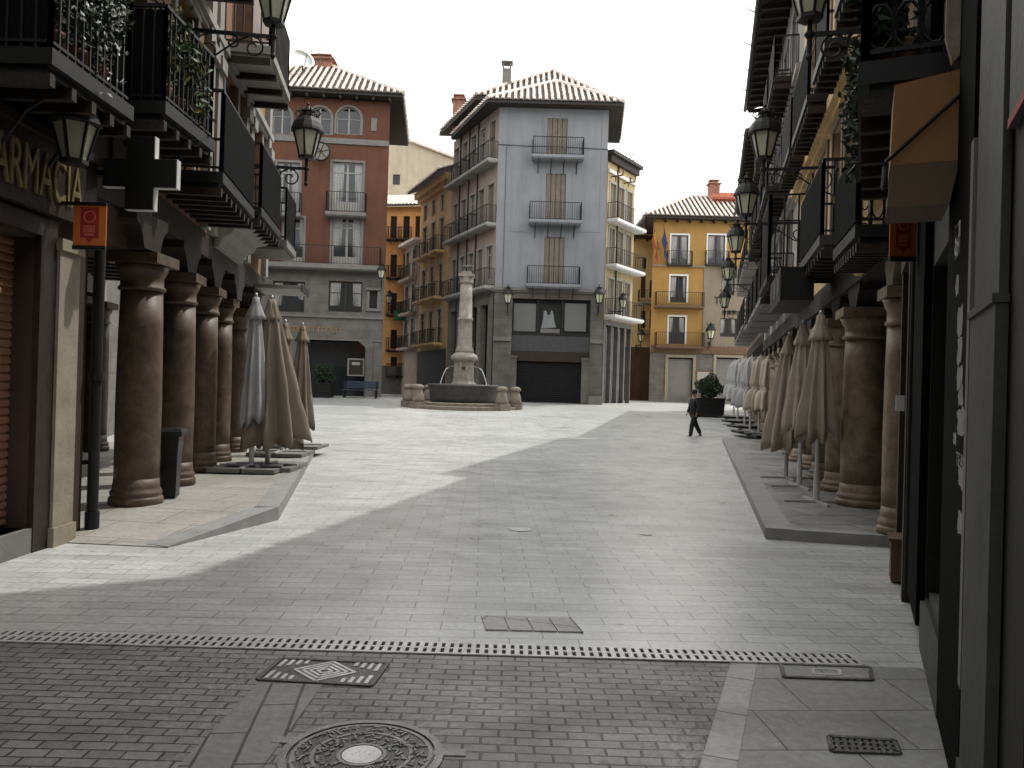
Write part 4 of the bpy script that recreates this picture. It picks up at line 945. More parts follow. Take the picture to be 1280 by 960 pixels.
FR_ = Fac((-18.0, 46.0), (-7.62, 47.0))
bx = lambda *a: hitbox(FR_, *a)
zr_top = 18.15; z_base = FR_.hit(420,334)[1]
arch = [bx(*q)+(True,) for q in ((341,364,134,168),(386,414,134,168),(421,451,134,168))]
w3 = [bx(*q) for q in ((346,374,203,264),(415,453,203,264))]
w2 = [bx(*q) for q in ((355,379,272,333),(415,451,272,333))]
B2 = simple_building('red_house', 'brick red house with arched top windows over a grey stone shop storey', FR_, .8, zr_top, 13, 'plaster_red', arch+w3+w2, 0, -2.8, wall_from=z_base)
for q in arch: window(B2, FR_, *q[:4], 'glass', 'white_frame', 'stone_trim', arch=True)
for q in w3+w2: window(B2, FR_, *q[:4], 'french', 'white_frame', 'stone_trim', curtain=1)
sill = FR_.hit(420,173)[1]
k = MB(); k.fbox(FR_, 0, FR_.L, .003, .09, sill-.32, sill); k.build('string_course', 'stone_trim', B2)
q = bx(464,471,148,164); k = MB(); k.fbox(FR_, q[0], q[1], .002, .05, q[2], q[3]); k.build('vent', 'stone_trim', B2)
for (x0,x1,yt,yb) in ((333,378,238,268),(409,459,238,268)):
    q = bx(x0,x1,yt,yb); balcony(B2, FR_, q[0], q[1], .75, q[2], 1.15, 'stone_trim', 'iron', step=.14, th=.2)
q = bx(330,477,310,333); balcony(B2, FR_, q[0], q[1], .85, q[2]+.05, 1.05, 'stone_trim', 'iron', step=.16, th=.25)
# stone storeys
mb = MB(); zb = .75
sw = [bx(*v) for v in ((341,381,352,390),(411,453,352,390),(462,472,364,386))]
shopo = (FR_.hit(376,460)[0], FR_.hit(456,460)[0], .8, FR_.hit(420,425)[1])
left_shop = (1.0, 4.6, .8, shopo[3])
wall_mesh(mb, FR_, 0, FR_.L-.05, zb, z_base, sw+[shopo, left_shop], .35, d=.12); body_mesh(mb, FR_, 0, FR_.L-.05, zb, z_base-.01, 13, 0, -2.8, top=False)
mb.quad(FR_.p(0,.12,z_base), FR_.p(FR_.L-.05,.12,z_base), FR_.p(FR_.L-.05,0,z_base), FR_.p(0,0,z_base)); mb.quad(FR_.p(FR_.L-.05,.12,zb), FR_.p(FR_.L-.05,0,zb), FR_.p(FR_.L-.05,0,z_base), FR_.p(FR_.L-.05,.12,z_base))
mb.build('stone_storey', 'stone_grey', B2)
for v in sw[:2]: window(B2, FR_, v[0], v[1], v[2], v[3], 'glass', 'wood_dark', D=.1, curtain=1)
window(B2, FR_, *sw[2], 'glass', 'wood_dark', leaves=1, D=.1, cross=False)
k = MB(); v = sw[2]; k.fbox(FR_, v[0]-.2, v[1]+.2, .122, .24, v[2]-.15, v[2]); k.fbox(FR_, v[0]-.2, v[1]+.2, .122, .3, v[3]+.03, v[3]+.17); k.fbox(FR_, v[0]-.16, v[0], .122, .2, v[2]+.002, v[3]); k.fbox(FR_, v[1], v[1]+.16, .122, .2, v[2]+.002, v[3]); k.build('niche_surround', 'stone_trim', B2)
zc = FR_.hit(430,395)[1]; zl = FR_.hit(430,424)[1]
k = MB(); k.fbox(FR_, 0, FR_.L, .121, .22, zc-.14, zc); k.fbox(FR_, 0, FR_.L+.02, .121, .17, zl-.09, zl+.02); k.build('string_course', 'stone_trim', B2)
k = MB(); k.fbox(FR_, 1.0, FR_.L-.7, -1.2, -1.1, .8, zl); k.build('shop_window', 'glass', B2)
k = MB(); a = FR_.hit(458,460)[0]; k.fbox(FR_, a, a+.35, -.3, .25, .8, zl-.6); k.prism([FR_.p(x,.26,z) for x, z in ((a-.5,zl-.1),(a+.35,zl-.1),(a+.35,zl-.62),(a-.02,zl-.62),(a-.08,zl-.45))], FR_.n.to_3d()*-.5); k.build('pilaster', 'stone_grey', B2)
k = MB(); rn = random.Random(3); sA, zA = FR_.hit(362,411); sB, _ = FR_.hit(431,411)       # small worn brass letters, not legible at this distance
x = sA
while x < sB:
    ww = rn.choice((.11,.15,.17,.2)); h_ = .30
    k.fbox(FR_, x, x+.035, .122, .15, zA-h_/2, zA+h_/2)
    if rn.random() < .7: k.fbox(FR_, x+.036, x+ww, .122, .149, zA+h_/2-.04, zA+h_/2)
    if rn.random() < .6: k.fbox(FR_, x+.036, x+ww, .122, .149, zA-h_/2, zA-h_/2+.04)
    if rn.random() < .5: k.fbox(FR_, x+ww+.001, x+ww+.034, .122, .15, zA-h_/2+.041, zA+h_/2-.041)
    x += ww+.09
k.build('lettering', 'brass', B2)
q = bx(434,455,448,470); k = MB(); k.fbox(FR_, q[0], q[1], -.25, -.15, q[2], q[3]); o_ = k.build('display_case', 'white_frame', B2)
k = MB(); k.fbox(FR_, q[0]+.08, q[1]-.08, -.149, -.135, q[2]+.08, q[3]-.08); k.build('case_panel', 'wood_dark', o_)
k = MB(); k.fbox(FR_, q[0]+.25, q[1]-.25, -.134, -.13, q[3]-.38, q[3]-.22); k.build('case_notice', 'paper', o_)
hip_roof(B2, FR_, 1.0, FR_.L, zr_top+.30, 8.0, .8, 33, 'tile', sp=.36)
c = FR_.p(FR_.L-4.6,-4.4,0); chimney('c', B2, c.x, c.y, 18.3, 21.9, 1.35, 'chimney_brick')
c = FR_.p(5.3,-2.0,0)
o = thing('satellite_dish', 'grey white satellite dish on the red house roof beside the left balconies', 'satellite dish', (c.x,c.y,18.4))
ctr = Vector((FR_.p(FR_.hit(373,69)[0],-1.5,0).x, FR_.p(5,-1.5,0).y, FR_.hit(373,69)[1]+.4))
k = MB(); k.lathe([(.004,-.16),(.3,-.13),(.52,-.05),(.68,.06),(.69,.05)], (0,0,0), 28); Mx = Euler((R(62),0,R(38))).to_matrix(); k.v = [tuple(ctr+Mx@Vector(v)) for v in k.v]
d_ = k.build('dish', 'alu', o); d_.modifiers.new('t','SOLIDIFY').thickness = .02
k = MB(); k.tube([(ctr.x,ctr.y,18.2),(ctr.x,ctr.y,ctr.z)], .05, 6); k.build('mast', 'iron_grey', o)
k = MB(); k.tube([ctr+Mx@Vector((0,-.6,0)), ctr+Mx@Vector((0,-.1,.7))], .02, 5); k.build('feed_arm', 'iron_grey', o)
c = FR_.p(FR_.hit(390,70)[0],-3,0); k = MB(); zt = FR_.hit(390,54)[1]+1.3; k.tube([(c.x,c.y,18.3),(c.x,c.y,zt)], .025, 5)
for i in range(5): k.bar((c.x-.25,c.y,zt-.15-.16*i), (c.x+.25,c.y,zt-.15-.16*i), .02)
tag(k.build('antenna', 'iron_grey', at=(c.x,c.y,18.3)), 'thin television aerial rising from the red house roof', 'antenna')
cc = FR_.hit(403,193); c = FR_.p(cc[0],.6,cc[1]); c = Vector((c.x,c.y,c.z))
# round white faced clock-like lamp shield on the lantern's far side
k = thing('iron_wheel_sign', 'round scrolled iron sign with pale panes peeping behind the red house lantern', 'sign', c)
m_ = MB(); m_.tube([(c.x+.52*math.cos(2*PI*j/24), c.y, c.z+.52*math.sin(2*PI*j/24)) for j in range(25)], .05, 6, cap=False)
for j in range(3): an = PI*j/3+.2; m_.bar((c.x-.5*math.cos(an),c.y,c.z-.5*math.sin(an)), (c.x+.5*math.cos(an),c.y,c.z+.5*math.sin(an)), .05)
m_.bar((c.x,c.y,c.z), (c.x,c.y+.65,c.z), .05); m_.build('sign_frame', 'iron', k)
m_ = MB(); m_.lathe([(.47,-.01),(.47,.01)], (0,0,0), 24, False); m_.v = [(c.x+v[0], c.y+v[2], c.z+v[1]) for v in m_.v]; m_.build('pale_disc', 'shutter_pale', k)
q = FR_.hit(479,345); e = FR_.p(q[0]-.05, .75, q[1]); lantern(tuple(e), 'dark lantern on the stone corner of the red house', 'street lanterns', FR_, size=1.0)
# bench and clipped bush before the red house
def bench(px0, px1, label):
    a, b = G(px0,497), G(px1,497); y = 44.8; zg = gz(y); x0, x1 = a.x/a.y*y, b.x/b.y*y
    o = thing('park_bench', label, 'bench', ((x0+x1)/2, y, zg))
    k = MB()
    for i in range(4): k.box(x0, x1, y-.22+i*.12, y-.12+i*.12, zg+.43, zg+.47)
    k.build('seat', 'blue', o); k = MB()
    for i in range(3): k.box(x0, x1, y+.26, y+.30, zg+.55+i*.14, zg+.67+i*.14)
    k.build('backrest', 'blue', o)
    for x in (x0+.1, x1-.1):
        k = MB(); k.box(x-.04,x+.04,y-.22,y+.28,zg+.38,zg+.428); k.box(x-.04,x+.04,y-.22,y-.14,zg,zg+.379); k.box(x-.04,x+.04,y+.2,y+.255,zg,zg+.379); k.box(x-.04,x+.04,y+.2,y+.258,zg+.471,zg+.95); k.build('leg', 'iron', o)
bench(428, 472, 'dark blue slatted bench before the red house shop window')
def bush(name, label, x, y, z, r, hbox, wbox, boxm, n, seed, leafm='leaf_dark', pot='planter_box', ly=None, leaf=.13):
    o = thing(name, label, 'planter', (x,y,z)); k = MB(); ly = ly or wbox
    k.hexa([Vector((x+sx*wbox*.94/2, y+sy*ly*.94/2, z)) for sx, sy in ((-1,-1),(1,-1),(1,1),(-1,1))]+[Vector((x+sx*wbox/2, y+sy*ly/2, z+hbox)) for sx, sy in ((-1,-1),(1,-1),(1,1),(-1,1))])
    k.box(x-wbox/2-.03, x+wbox/2+.03, y-ly/2-.03, y+ly/2+.03, z+hbox+.001, z+hbox+.06)
    for f in (.33,.66): k.box(x-wbox/2-.012, x+wbox/2+.012, y-ly/2-.012, y+ly/2+.012, z+hbox*f, z+hbox*f+.02)
    k.build(pot, boxm, o)
    k = MB(); zc = z+hbox+r*.9; k.tube([(x,y,z+hbox), (x+.02,y,zc)], [.035,.02], 6)
    for i in range(8): a = i*.8; k.tube([(x,y,z+hbox+.1), (x+r*.6*math.cos(a), y+r*.6*math.sin(a), zc+r*.4*math.sin(i*2.1))], [.018,.006], 4)
    k.build('stem', 'timber', o)
    rn = random.Random(seed); pts = []
    while len(pts) < n:
        v = Vector((rn.gauss(0,1), rn.gauss(0,1), rn.gauss(0,1))).normalized()*r*(rn.random()**.33)
        if math.sin(v.x*9/r+seed)*math.sin(v.z*8/r)*math.sin(v.y*7/r+1) < -.35: continue
        lump = 1+.16*math.sin(4*math.atan2(v.z,v.x)+seed); pts.append((x+v.x*lump, y+v.y*lump, zc+v.z*lump*.95))
    MB().leaves(pts, leaf, seed).build('foliage', leafm, o)
p_ = G(404,498); bush('clipped_bush', 'round dark clipped bush in a planter before the red house shop', p_.x*44.5/p_.y, 44.5, gz(44.5), .62, .75, 1.0, 'iron', 1600, 4)

# pale house set back beyond the left arcade, seen between its columns
FL3 = Fac((-9.6,17.9), (-18.4,45.6)); opsL3 = [(1.5+3.2*i, 2.5+3.2*i, z, z+2.1) for i in range(8) for z in (1.0,4.6,8.0)]
B8 = simple_building('stone_house', 'plain stone house set back beyond the left arcade, glimpsed between its columns', FL3, 0, 12, 7, 'stone_warm', opsL3)
for q in opsL3: window(B8, FL3, *q, 'french', 'wood_mid', D=.18)
# ================================================================ houses in the gap left of the middle
FB3 = Fac((-14.5,80), (-6.0,80)); zt = FB3.hit(487,171)[1]; zt2 = FB3.hit(527,189)[1]
B3 = thing('beige_house', 'tall plain beige house far behind the orange house', 'building', (-11,80,.8))
k = MB(); win = hitbox(FB3,491,500,218,231)
wall_mesh(k, FB3, 0, FB3.L, .8, zt2-1.0, [win]); k.add([FB3.p(0,0,zt2-1.0), FB3.p(FB3.L,0,zt2-1.0), FB3.p(FB3.L,0,zt2-.9), FB3.p(1.9,0,zt+.1), FB3.p(0,0,zt+.1)], [(0,1,2,3,4)])
body_mesh(k, FB3, 0, FB3.L, .8, zt2-1.0, 8); k.build('wall', 'plaster_beige', B3); window(B3, FB3, *win, 'glass', 'wood_dark', D=.2)
k = MB(); k.prism([FB3.p(-.3,.4,zt+.12), FB3.p(1.9,.4,zt+.12), FB3.p(FB3.L+.3,.4,zt2-.9), FB3.p(FB3.L+.3,.4,zt2-.72), FB3.p(1.9,.4,zt+.34), FB3.p(-.3,.4,zt+.34)], FB3.n.to_3d()*-8.6); k.build('roof', 'tile', B3)
q = FB3.hit(521,186); chimney('c', B3, FB3.p(q[0],0,0).x, 82, q[1]-2.6, q[1]+.3, .9, 'plaster_white')

FO2 = Fac((-11.5,63), (-6.3,62)); zt = FO2.hit(505,258)[1]
rows = ((262,280),(300,332),(345,365),(372,395),(415,440),(447,465))
opsO = []
for (a, b) in ((488,496),(504,512),(519,525)):
    for (y0, y1) in ((270,298),(318,346),(366,392),(412,436),(446,468)): opsO.append(hitbox(FO2, a, b, y0, y1))
B3b = simple_building('orange_house', 'narrow vivid orange house in the gap beside the red house', FO2, .7, zt, 9, 'plaster_orange', opsO)
for q in opsO: window(B3b, FO2, *q, 'glass', 'wood_dark', D=.18)
for (y) in (300,348,394,438,470):
    for (a, b) in ((485,499),(501,515)):
        q = hitbox(FO2, a, b, y-8, y); balcony(B3b, FO2, q[0], q[1], .6, q[2], .95, 'wood_dark', 'iron', step=.16, th=.1)
tb, ub = MB(), MB(); tile_slope(tb, ub, FO2.p(-1,.5,zt+.05), FO2.p(FO2.L+.5,.5,zt+.05), (-FO2.n.to_3d()*.93+Vector((0,0,.36))), 5.0, sp=.3); r_ = ub.build('roof', 'eave', B3b); tb.build('roof_tiles', 'tile', r_)
k = MB(); k.fbox(FO2, 0, FO2.L, .003, .08, .7, 3.0); k.build('stone_base', 'stone_warm', B3b)
q = FO2.hit(506,396); k = MB(); k.fbox(FO2, q[0]-.55, q[0]+.55, .9, 1.0, q[1]-.38, q[1]+.38); k.bar(FO2.p(q[0],0,q[1]+.3), FO2.p(q[0],.9,q[1]+.3), .05); tag(k.build('hanging_sign', 'green', at=FO2.p(q[0],.9,q[1])), 'green shop board hanging before the orange house', 'sign')
q = FO2.hit(493,377); lantern(tuple(FO2.p(q[0],1.2,q[1])), 'dark lantern on an arm in front of the orange house', 'street lanterns', FO2, size=1.15)

# ================================================================ white corner house in the middle
FC = Fac((-1.13,45.0), (5.03,45.0)); FCL = Fac((-4.23,52.0), (-1.13,45.0))
zc_ = FC.hit(690,361)[1]; zt = 17.45
def cw(x0,x1,y0,y1): return hitbox(FC,x0,x1,y0,y1)
opsC = [cw(684,709,148,200), cw(682,707,217,279), cw(680,705,296,357)]
B1 = thing('corner_house', 'tall white corner house with shuttered windows and three iron balconies', 'building', (2,45,.8))
mb = MB(); wall_mesh(mb, FC, 0, FC.L, zc_, zt, opsC); mb.build('front_wall', 'plaster_grey', B1)
for q in opsC: window(B1, FC, *q, 'louvre', 'louvre', leaves=4, D=.14)
for (x0,x1,yb) in ((665,729,198),(661,726,278),(658,724,357)):
    q = cw(x0,x1,yb-8,yb); balcony(B1, FC, q[0], q[1], .8, q[2], .98, 'plaster_grey', 'iron', step=.12, th=.15, brackets=4, bw=.02)
k = MB()                                        # faint raised panels of the render
for (x0,x1,y0,y1) in ((640,678,140,290),(716,752,142,290)):
    q = cw(x0,x1,y0,y1)
    for (a,b,c_,d_) in ((q[0],q[1],q[3]-.05,q[3]),(q[0],q[1],q[2],q[2]+.05),(q[0],q[0]+.05,q[2]+.051,q[3]-.051),(q[1]-.05,q[1],q[2]+.051,q[3]-.051)): k.fbox(FC,a,b,.002,.02,c_,d_)
k.build('render_panel', 'plaster_grey', B1)
# stone storeys of the front
so_ = (FC.hit(640,400)[0], FC.hit(738,400)[0], .8, FC.hit(690,374)[1]); mb = MB()
wall_mesh(mb, FC, 0, FC.L, .7, zc_-.02, [so_], .3, d=.1); mb.quad(FC.p(0,.1,zc_-.02), FC.p(FC.L,.1,zc_-.02), FC.p(FC.L,-.1,zc_-.02), FC.p(0,-.1,zc_-.02))
for s in (0, FC.L): mb.quad(FC.p(s,.1,.7), FC.p(s,-.3,.7), FC.p(s,-.3,zc_-.02), FC.p(s,.1,zc_-.02))
mb.build('stone_storey', 'stone_warm', B1)
k = MB(); k.fbox(FC, -.08, FC.L+.08, .101, .28, zc_-.16, zc_); k.fbox(FC, -.05, FC.L+.05, .101, .2, zc_-.26, zc_-.162)
for s in (.0, so_[1]+.02):
    wd = so_[0]-.02 if s == 0 else FC.L-s
    k.fbox(FC, s, s+wd, .101, .2, FC.hit(630,424)[1]-.1, FC.hit(630,424)[1]+.12); k.fbox(FC, s-.03, s+wd+.03, .1015, .26, .72, 1.25)
k.build('string_course', 'stone_trim', B1)
z1_, z2_ = FC.hit(690,418)[1], FC.hit(690,440)[1]
k = MB(); k.fbox(FC, so_[0], so_[1], -.25, -.2, z1_, so_[3]); o_ = k.build('display_window', 'void', B1)
for (x0,x1) in ((642,670),(706,733)):
    q = cw(x0,x1,379,414); k = MB(); k.fbox(FC, q[0], q[1], -.199, -.15, q[2], q[3]); k.build('pane', 'glass_pale', o_)
k = MB(); q = cw(640,738,414,418)
for (a,b,c_,d_) in ((so_[0],so_[1],z1_-.04,z1_+.08),(so_[0],so_[0]+.1,z1_+.081,so_[3]),(so_[1]-.1,so_[1],z1_+.081,so_[3]),(cw(671,674,380,400)[0],cw(671,674,380,400)[1],z1_+.081,so_[3]),(cw(702,705,380,400)[0],cw(702,705,380,400)[1],z1_+.081,so_[3])): k.fbox(FC,a,b,-.2,-.06,c_,d_)
k.build('window_frame', 'iron', o_)
q = cw(674,702,380,416); k = MB(); k.fbox(FC, q[0], q[1], -.198, -.17, q[2]+.15, q[3]); p_ = k.build('poster', 'near_wall', o_)
k = MB(); cx, cz, w_, h_ = (q[0]+q[1])/2-.1, (q[2]+q[3])/2+.05, (q[1]-q[0]), (q[3]-q[2])
k.prism([FC.p(cx+x*w_,-.165,cz+z*h_) for x, z in ((-.32,-.38),(-.24,-.05),(-.22,.22),(-.12,.26),(-.05,.1),(.06,.1),(.12,.27),(.2,.2),(.26,-.1),(.34,-.34))], FC.n.to_3d()*-.004); k.build('poster_figure', 'plaster_grey', p_)
k = MB(); k.fbox(FC, q[0]+.08, q[1]-.08, -.169, -.16, q[2]-.02, q[2]+.22); k.build('caption_strip', 'shutter_pale', p_)
k = MB(); k.fbox(FC, so_[0], so_[1], -.22, -.1, z2_+.02, z1_-.05); k.build('fascia_board', 'iron_grey', B1)
k = MB(); k.fbox(FC, so_[0], so_[1], -.28, -.12, FC.hit(690,452)[1], z2_+.018); k.build('shutter_box', 'wood_dark', B1)
roller(B1, FC, so_[0]+.35, so_[1]-.45, .82, FC.hit(690,452)[1], -.3, 'shutter_dark', pitch=.12)
k = MB(); zq = FC.hit(640,444)[1]; k.fbox(FC, so_[0], so_[0]+.33, -.2, .14, .8, zq-.16); k.fbox(FC, so_[0]-.02, so_[0]+.36, -.2, .18, zq-.158, zq); k.build('pilaster', 'stone_warm', B1); k = MB(); k.fbox(FC, so_[1]-.43, so_[1], -.2, .14, .8, zq-.2); k.fbox(FC, so_[1]-.46, so_[1]+.02, -.2, .18, zq-.198, zq-.04); k.build('pilaster', 'stone_warm', B1)
k = MB(); zc1 = FC.hit(640,181)[1]; k.tube([FC.p(-.02,.03,zc1), FC.p(1.6,.03,zc1-.05), FC.p(3.2,.03,zc1-.02), FC.p(FC.L+.02,.03,zc1-.12)], .018, 5); k.tube([FC.p(.45,.03,zc_), FC.p(.45,.03,zc1-.01)], .014, 5); k.build('cable', 'iron_grey', B1)
# left flank
hl = lambda px, py: FCL.hit(px, py)
zbal = [FC.hit(690,y)[1] for y in (200,280,359)]
opsF = []
bays = [(.35+ i*1.5, .35+i*1.5+.85) for i in range(5)]
for (a, b) in bays:
    for z in zbal: opsF.append((a, b, z+.02, z+2.35))
    opsF.append((a+.1, b-.1, zt-1.55, zt-.55))
mb = MB(); wall_mesh(mb, FCL, 0, FCL.L, zc_, zt, opsF); mb.build('flank_wall', 'plaster_pink', B1)
for i, q in enumerate(opsF): window(B1, FCL, *q, 'louvre' if (i*7) % 3 else 'french', 'louvre' if (i*7) % 3 else 'white_frame', 'plaster_white' if i % 4 != 3 else None, leaves=2, D=.16)
for z in zbal:
    for (a, b) in ((.1,1.5),(1.65,3.1),(3.2,4.6),(4.75,7.62)):
        balcony(B1, FCL, a, b, .62, z, .98, 'plaster_white', 'iron', step=.14, th=.16)
k = MB()
for s in (1.55, 3.15, 4.65): k.tube([FCL.p(s,.06,zc_-3), FCL.p(s,.06,zt)], .05, 6)
k.build('drain_pipe', 'iron', B1)
k = MB(); wall_mesh(k, FCL, 0, FCL.L, .7, zc_-.02, [(.5+1.75*i, .5+1.75*i+1.15, .8, zc_-.9) for i in range(4)], .35, d=.06); k.build('pillared_storey', 'stone_warm', B1)
k = MB(); k.fbox(FCL, .2, FCL.L-.3, -.45, -.36, .8, zc_-.5); k.build('shop_front', 'glass', B1)
k = MB(); k.fbox(FCL, 0, FCL.L, .061, .2, zc_-.2, zc_); k.build('string_course', 'stone_trim', B1)
# remaining sides
mb = MB(); pts = [(5.03,45.0),(5.6,52.0),(-4.23,52.0)]
for a, b in zip(pts, pts[1:]): mb.quad((a[0],a[1],.7),(b[0],b[1],.7),(b[0],b[1],zt),(a[0],a[1],zt))
mb.build('rear_wall', 'plaster_white', B1)
# roofs: a low hip over the front, a second hip behind and above
e = .75; z0_ = zt+.12; tb, ub = MB(), MB()
apx = Vector((2.15, 48.0, z0_+2.45))
cor = [Vector((-1.13-e*.9,45-e,z0_)), Vector((5.03+e,45-e,z0_)), Vector((5.7+e,51.0,z0_)), Vector((-3.6-e,51.0,z0_))]
def slope3(A, B_, C):
    A, B_, C = Vector(A), Vector(B_), Vector(C); t = (B_-A).normalized(); xl = (C-A).dot(t); up = (C-A)-t*xl; H = up.length
    tile_slope(tb, ub, A, B_, up, H, max(xl,.01), max((B_-A).length-xl,.01), sp=.34, seg=.5)
slope3(cor[0], cor[1], apx); slope3(cor[1], cor[2], apx); slope3(cor[3], cor[0], apx)
for c_ in cor[:2]: ridge(tb, c_+Vector((0,0,.06)), apx+Vector((0,0,.06)), .12)
ub.prism([Vector((c_.x,c_.y,z0_-.1)) for c_ in cor], (0,0,-.12))
z3 = z0_+1.15; apx2 = Vector((2.0, 50.6, z3+3.0)); cor2 = [Vector((-2.6,46.9,z3)), Vector((5.45,46.9,z3)), Vector((6.3,53.0,z3-.3)), Vector((-5.3,53.0,z3-.3))]
slope3(cor2[0], cor2[1], apx2); slope3(cor2[1], cor2[2], apx2); slope3(cor2[3], cor2[0], apx2)
for c_ in cor2[:2]: ridge(tb, c_+Vector((0,0,.06)), apx2+Vector((0,0,.06)), .12)
ub.prism([c_-Vector((0,0,.1)) for c_ in cor2], (0,0,-.2)); ub.prism([cor2[2],cor2[3],apx2], (0,.02,0))
ub.hexa([Vector((-2.1,47.4,z0_)), Vector((5.0,47.4,z0_)), Vector((5.5,52,z0_)), Vector((-4.4,52,z0_)), Vector((-2.1,47.4,z3-.3)), Vector((5.0,47.4,z3-.3)), Vector((5.5,52,z3-.3)), Vector((-4.4,52,z3-.3))])
r_ = ub.build('roof', 'eave', B1); tb.build('roof_tiles', 'tile', r_)
k = MB(); n = 16
for i in range(n+1):
    x = -1.1+6.1*i/n; k.box(x-.05, x+.05, 44.3, 45.0, zt-.06, zt+.018)
k.build('eave_brackets', 'timber', r_)
def ptY(px, py, Y): r = ray(px,py); return Vector((r.x/r.y*Y, Y, 1.6+r.z/r.y*Y))
q = ptY(634,78,48.5); chimney('c', B1, q.x, 48.5, z0_+.3, q.z-.1, .55, 'stone_trim', hollow=True)
q = ptY(574,125,51.5); chimney('c', B1, q.x, 51.5, z0_, q.z-.1, .75, 'chimney_brick')
for (px, lab) in ((635,'diamond shaped dark lantern at the left corner of the white house'),(747,'dark wall lantern at the right corner of the white house')):
    q = FC.hit(px,375); lantern(tuple(FC.p(q[0],.75,q[1])), lab, 'street lanterns', FC, size=1.1)

# ochre and rose houses continuing the flank
FO1 = Fac((-7.0,58.6), (-4.28,52.3)); zt = 15.6
opsO = [(a, a+.9, z, z+2.2) for a in (.7,2.6,4.5) for z in (4.5,7.6,10.7)]+[(a+.1,a+.8,13.4,14.5) for a in (.7,2.6,4.5)]
B4 = simple_building('ochre_house', 'weathered ochre house with deep dark eaves beside the white corner house', FO1, .7, zt, 8, 'plaster_ochre', opsO, sk0=0, sk1=2)
for q in opsO: window(B4, FO1, *q, 'french', 'wood_mid', 'plaster_white', D=.16)
for a in (.45,2.35,4.25):
    for z in (4.45,7.55,10.65): balcony(B4, FO1, a, a+1.45, .65, z, .95, 'plaster_ochre', 'iron', step=.14, th=.14)
tb, ub = MB(), MB(); tile_slope(tb, ub, FO1.p(-.8,.9,zt+.1), FO1.p(FO1.L,.9,zt+.1), (-FO1.n.to_3d()*.93+Vector((0,0,.36))), 5, sp=.28); r_ = ub.build('roof', 'eave', B4); tb.build('roof_tiles', 'tile', r_)
k = MB(); k.fbox(FO1, -.2, FO1.L, .003, .5, zt-.5, zt-.05); k.fbox(FO1, -.2, FO1.L, .003, .25, zt-.8, zt-.502); k.build('cornice', 'plaster_ochre', B4)
k = MB(); k.fbox(FO1, .3, FO1.L-.3, .003, .07, .8, 4.0); k.build('shop_front', 'void', B4)
FP = Fac((-8.6,62.2), (-7.05,58.7)); zt = 12.2
opsP = [(a,a+.8,z,z+2.1) for a in (.5,2.2) for z in (4.4,7.0,9.6)]
B4b = simple_building('rose_house', 'narrow pale rose house with planted balconies beside the orange house', FP, .7, zt, 7, 'plaster_rose', opsP, sk0=0, sk1=1.5)
for q in opsP: window(B4b, FP, *q, 'french', 'white_frame', 'plaster_white', D=.16)
for z in (4.35,6.95,9.55): balcony(B4b, FP, .3, 3.4, .6, z, .95, 'plaster_rose', 'iron', step=.15, th=.14)
k = MB(); k.fbox(FP, -.3, FP.L, -7, .5, zt+.002, zt+.2); k.build('roof', 'tile', B4b)

# straw coloured corner house on the right, far ochre house
FS = Fac((5.32,47.2), (7.42,50.4)); zt = 15.5
zs = [FS.hit(770,278)[1], FS.hit(770,334)[1], FS.hit(770,396)[1]]
opsS = [(a,a+.75,z+.02,z+2.2) for a in (.35,1.5,2.65) for z in zs]
B5 = simple_building('straw_house', 'straw coloured house with sunlit balcony slabs right of the white house', FS, .7, zt, 7, 'plaster_straw', opsS, sk0=1.0, sk1=0, wall_from=zs[2]-.3)
for q in opsS: window(B5, FS, *q, 'louvre', 'louvre', 'plaster_white', leaves=2, D=.15)
for z in zs: balcony(B5, FS, .05, FS.L+.35, .7, z, .95, 'white', 'iron', step=.14, th=.16)
k = MB(); k.fbox(FS, -.2, FS.L+.2, -7, .45, zt+.002, zt+.22); k.fbox(FS, -.05, FS.L+.1, .003, .25, zt-.4, zt); k.build('roof', 'eave', B5)
k = MB(); k.fbox(FS, 0, FS.L, .003, .12, zs[0]+2.75, zs[0]+2.95); k.build('string_course', 'white', B5)
k = MB(); wall_mesh(k, FS, 0, FS.L, .7, zs[2]-.3, [(.25+.92*i, .25+.92*i+.74, .8, zs[2]-.6) for i in range(4)], .3); k.build('pillared_storey', 'stone_grey', B5)
k = MB(); k.fbox(FS, .1, FS.L-.1, -.45, -.36, .75, zs[2]-.4); k.build('shop_front', 'glass', B5)
k = MB(); k.tube([FS.p(1.3,.07,zs[2]), FS.p(1.3,.07,zt)], .05, 6); k.build('drain_pipe', 'iron', B5)
q = FS.hit(785,200); k = MB(); a_ = FS.p(3.4,-.5,zt+.2)
for i in range(3): k.bar(a_+Vector((.25*i,0,0)), a_+Vector((.25*i,0,1.1)), .05)
for z in (.4,.75,1.1): k.bar(a_+Vector((0,0,z)), a_+Vector((.5,0,z)), .04)
tag(k.build('antenna', 'iron_grey', at=a_), 'small lattice aerial on the roof edge of the straw coloured house', 'antenna')
for (px, py, nm) in ((764,221,'rusty hooked iron bracket nearest the white corner house'),(780,229,'rusty hooked iron bracket at the outer side of the straw house')):
    q = FS.hit(px,py); k = MB(); k.tube([FS.p(q[0],.02,q[1]), FS.p(q[0],.75,q[1]), FS.p(q[0],.8,q[1]+.35)], .05, 5); k.tube([FS.p(q[0]-.1,.45,q[1]+.3), FS.p(q[0],.45,q[1])], .05, 5); k.tube([FS.p(q[0],.3,q[1]-.3), FS.p(q[0],.3,q[1])], .04, 5)
    tag(k.build('iron_bracket', 'wood_mid', at=FS.p(q[0],0,q[1])), nm, 'bracket')
q = FS.hit(765,381); lantern(tuple(FS.p(.75,.85,FS.hit(765,381)[1])), 'lantern with sunlit pane above the lowest straw house balcony', 'street lanterns', FS, size=1.05)

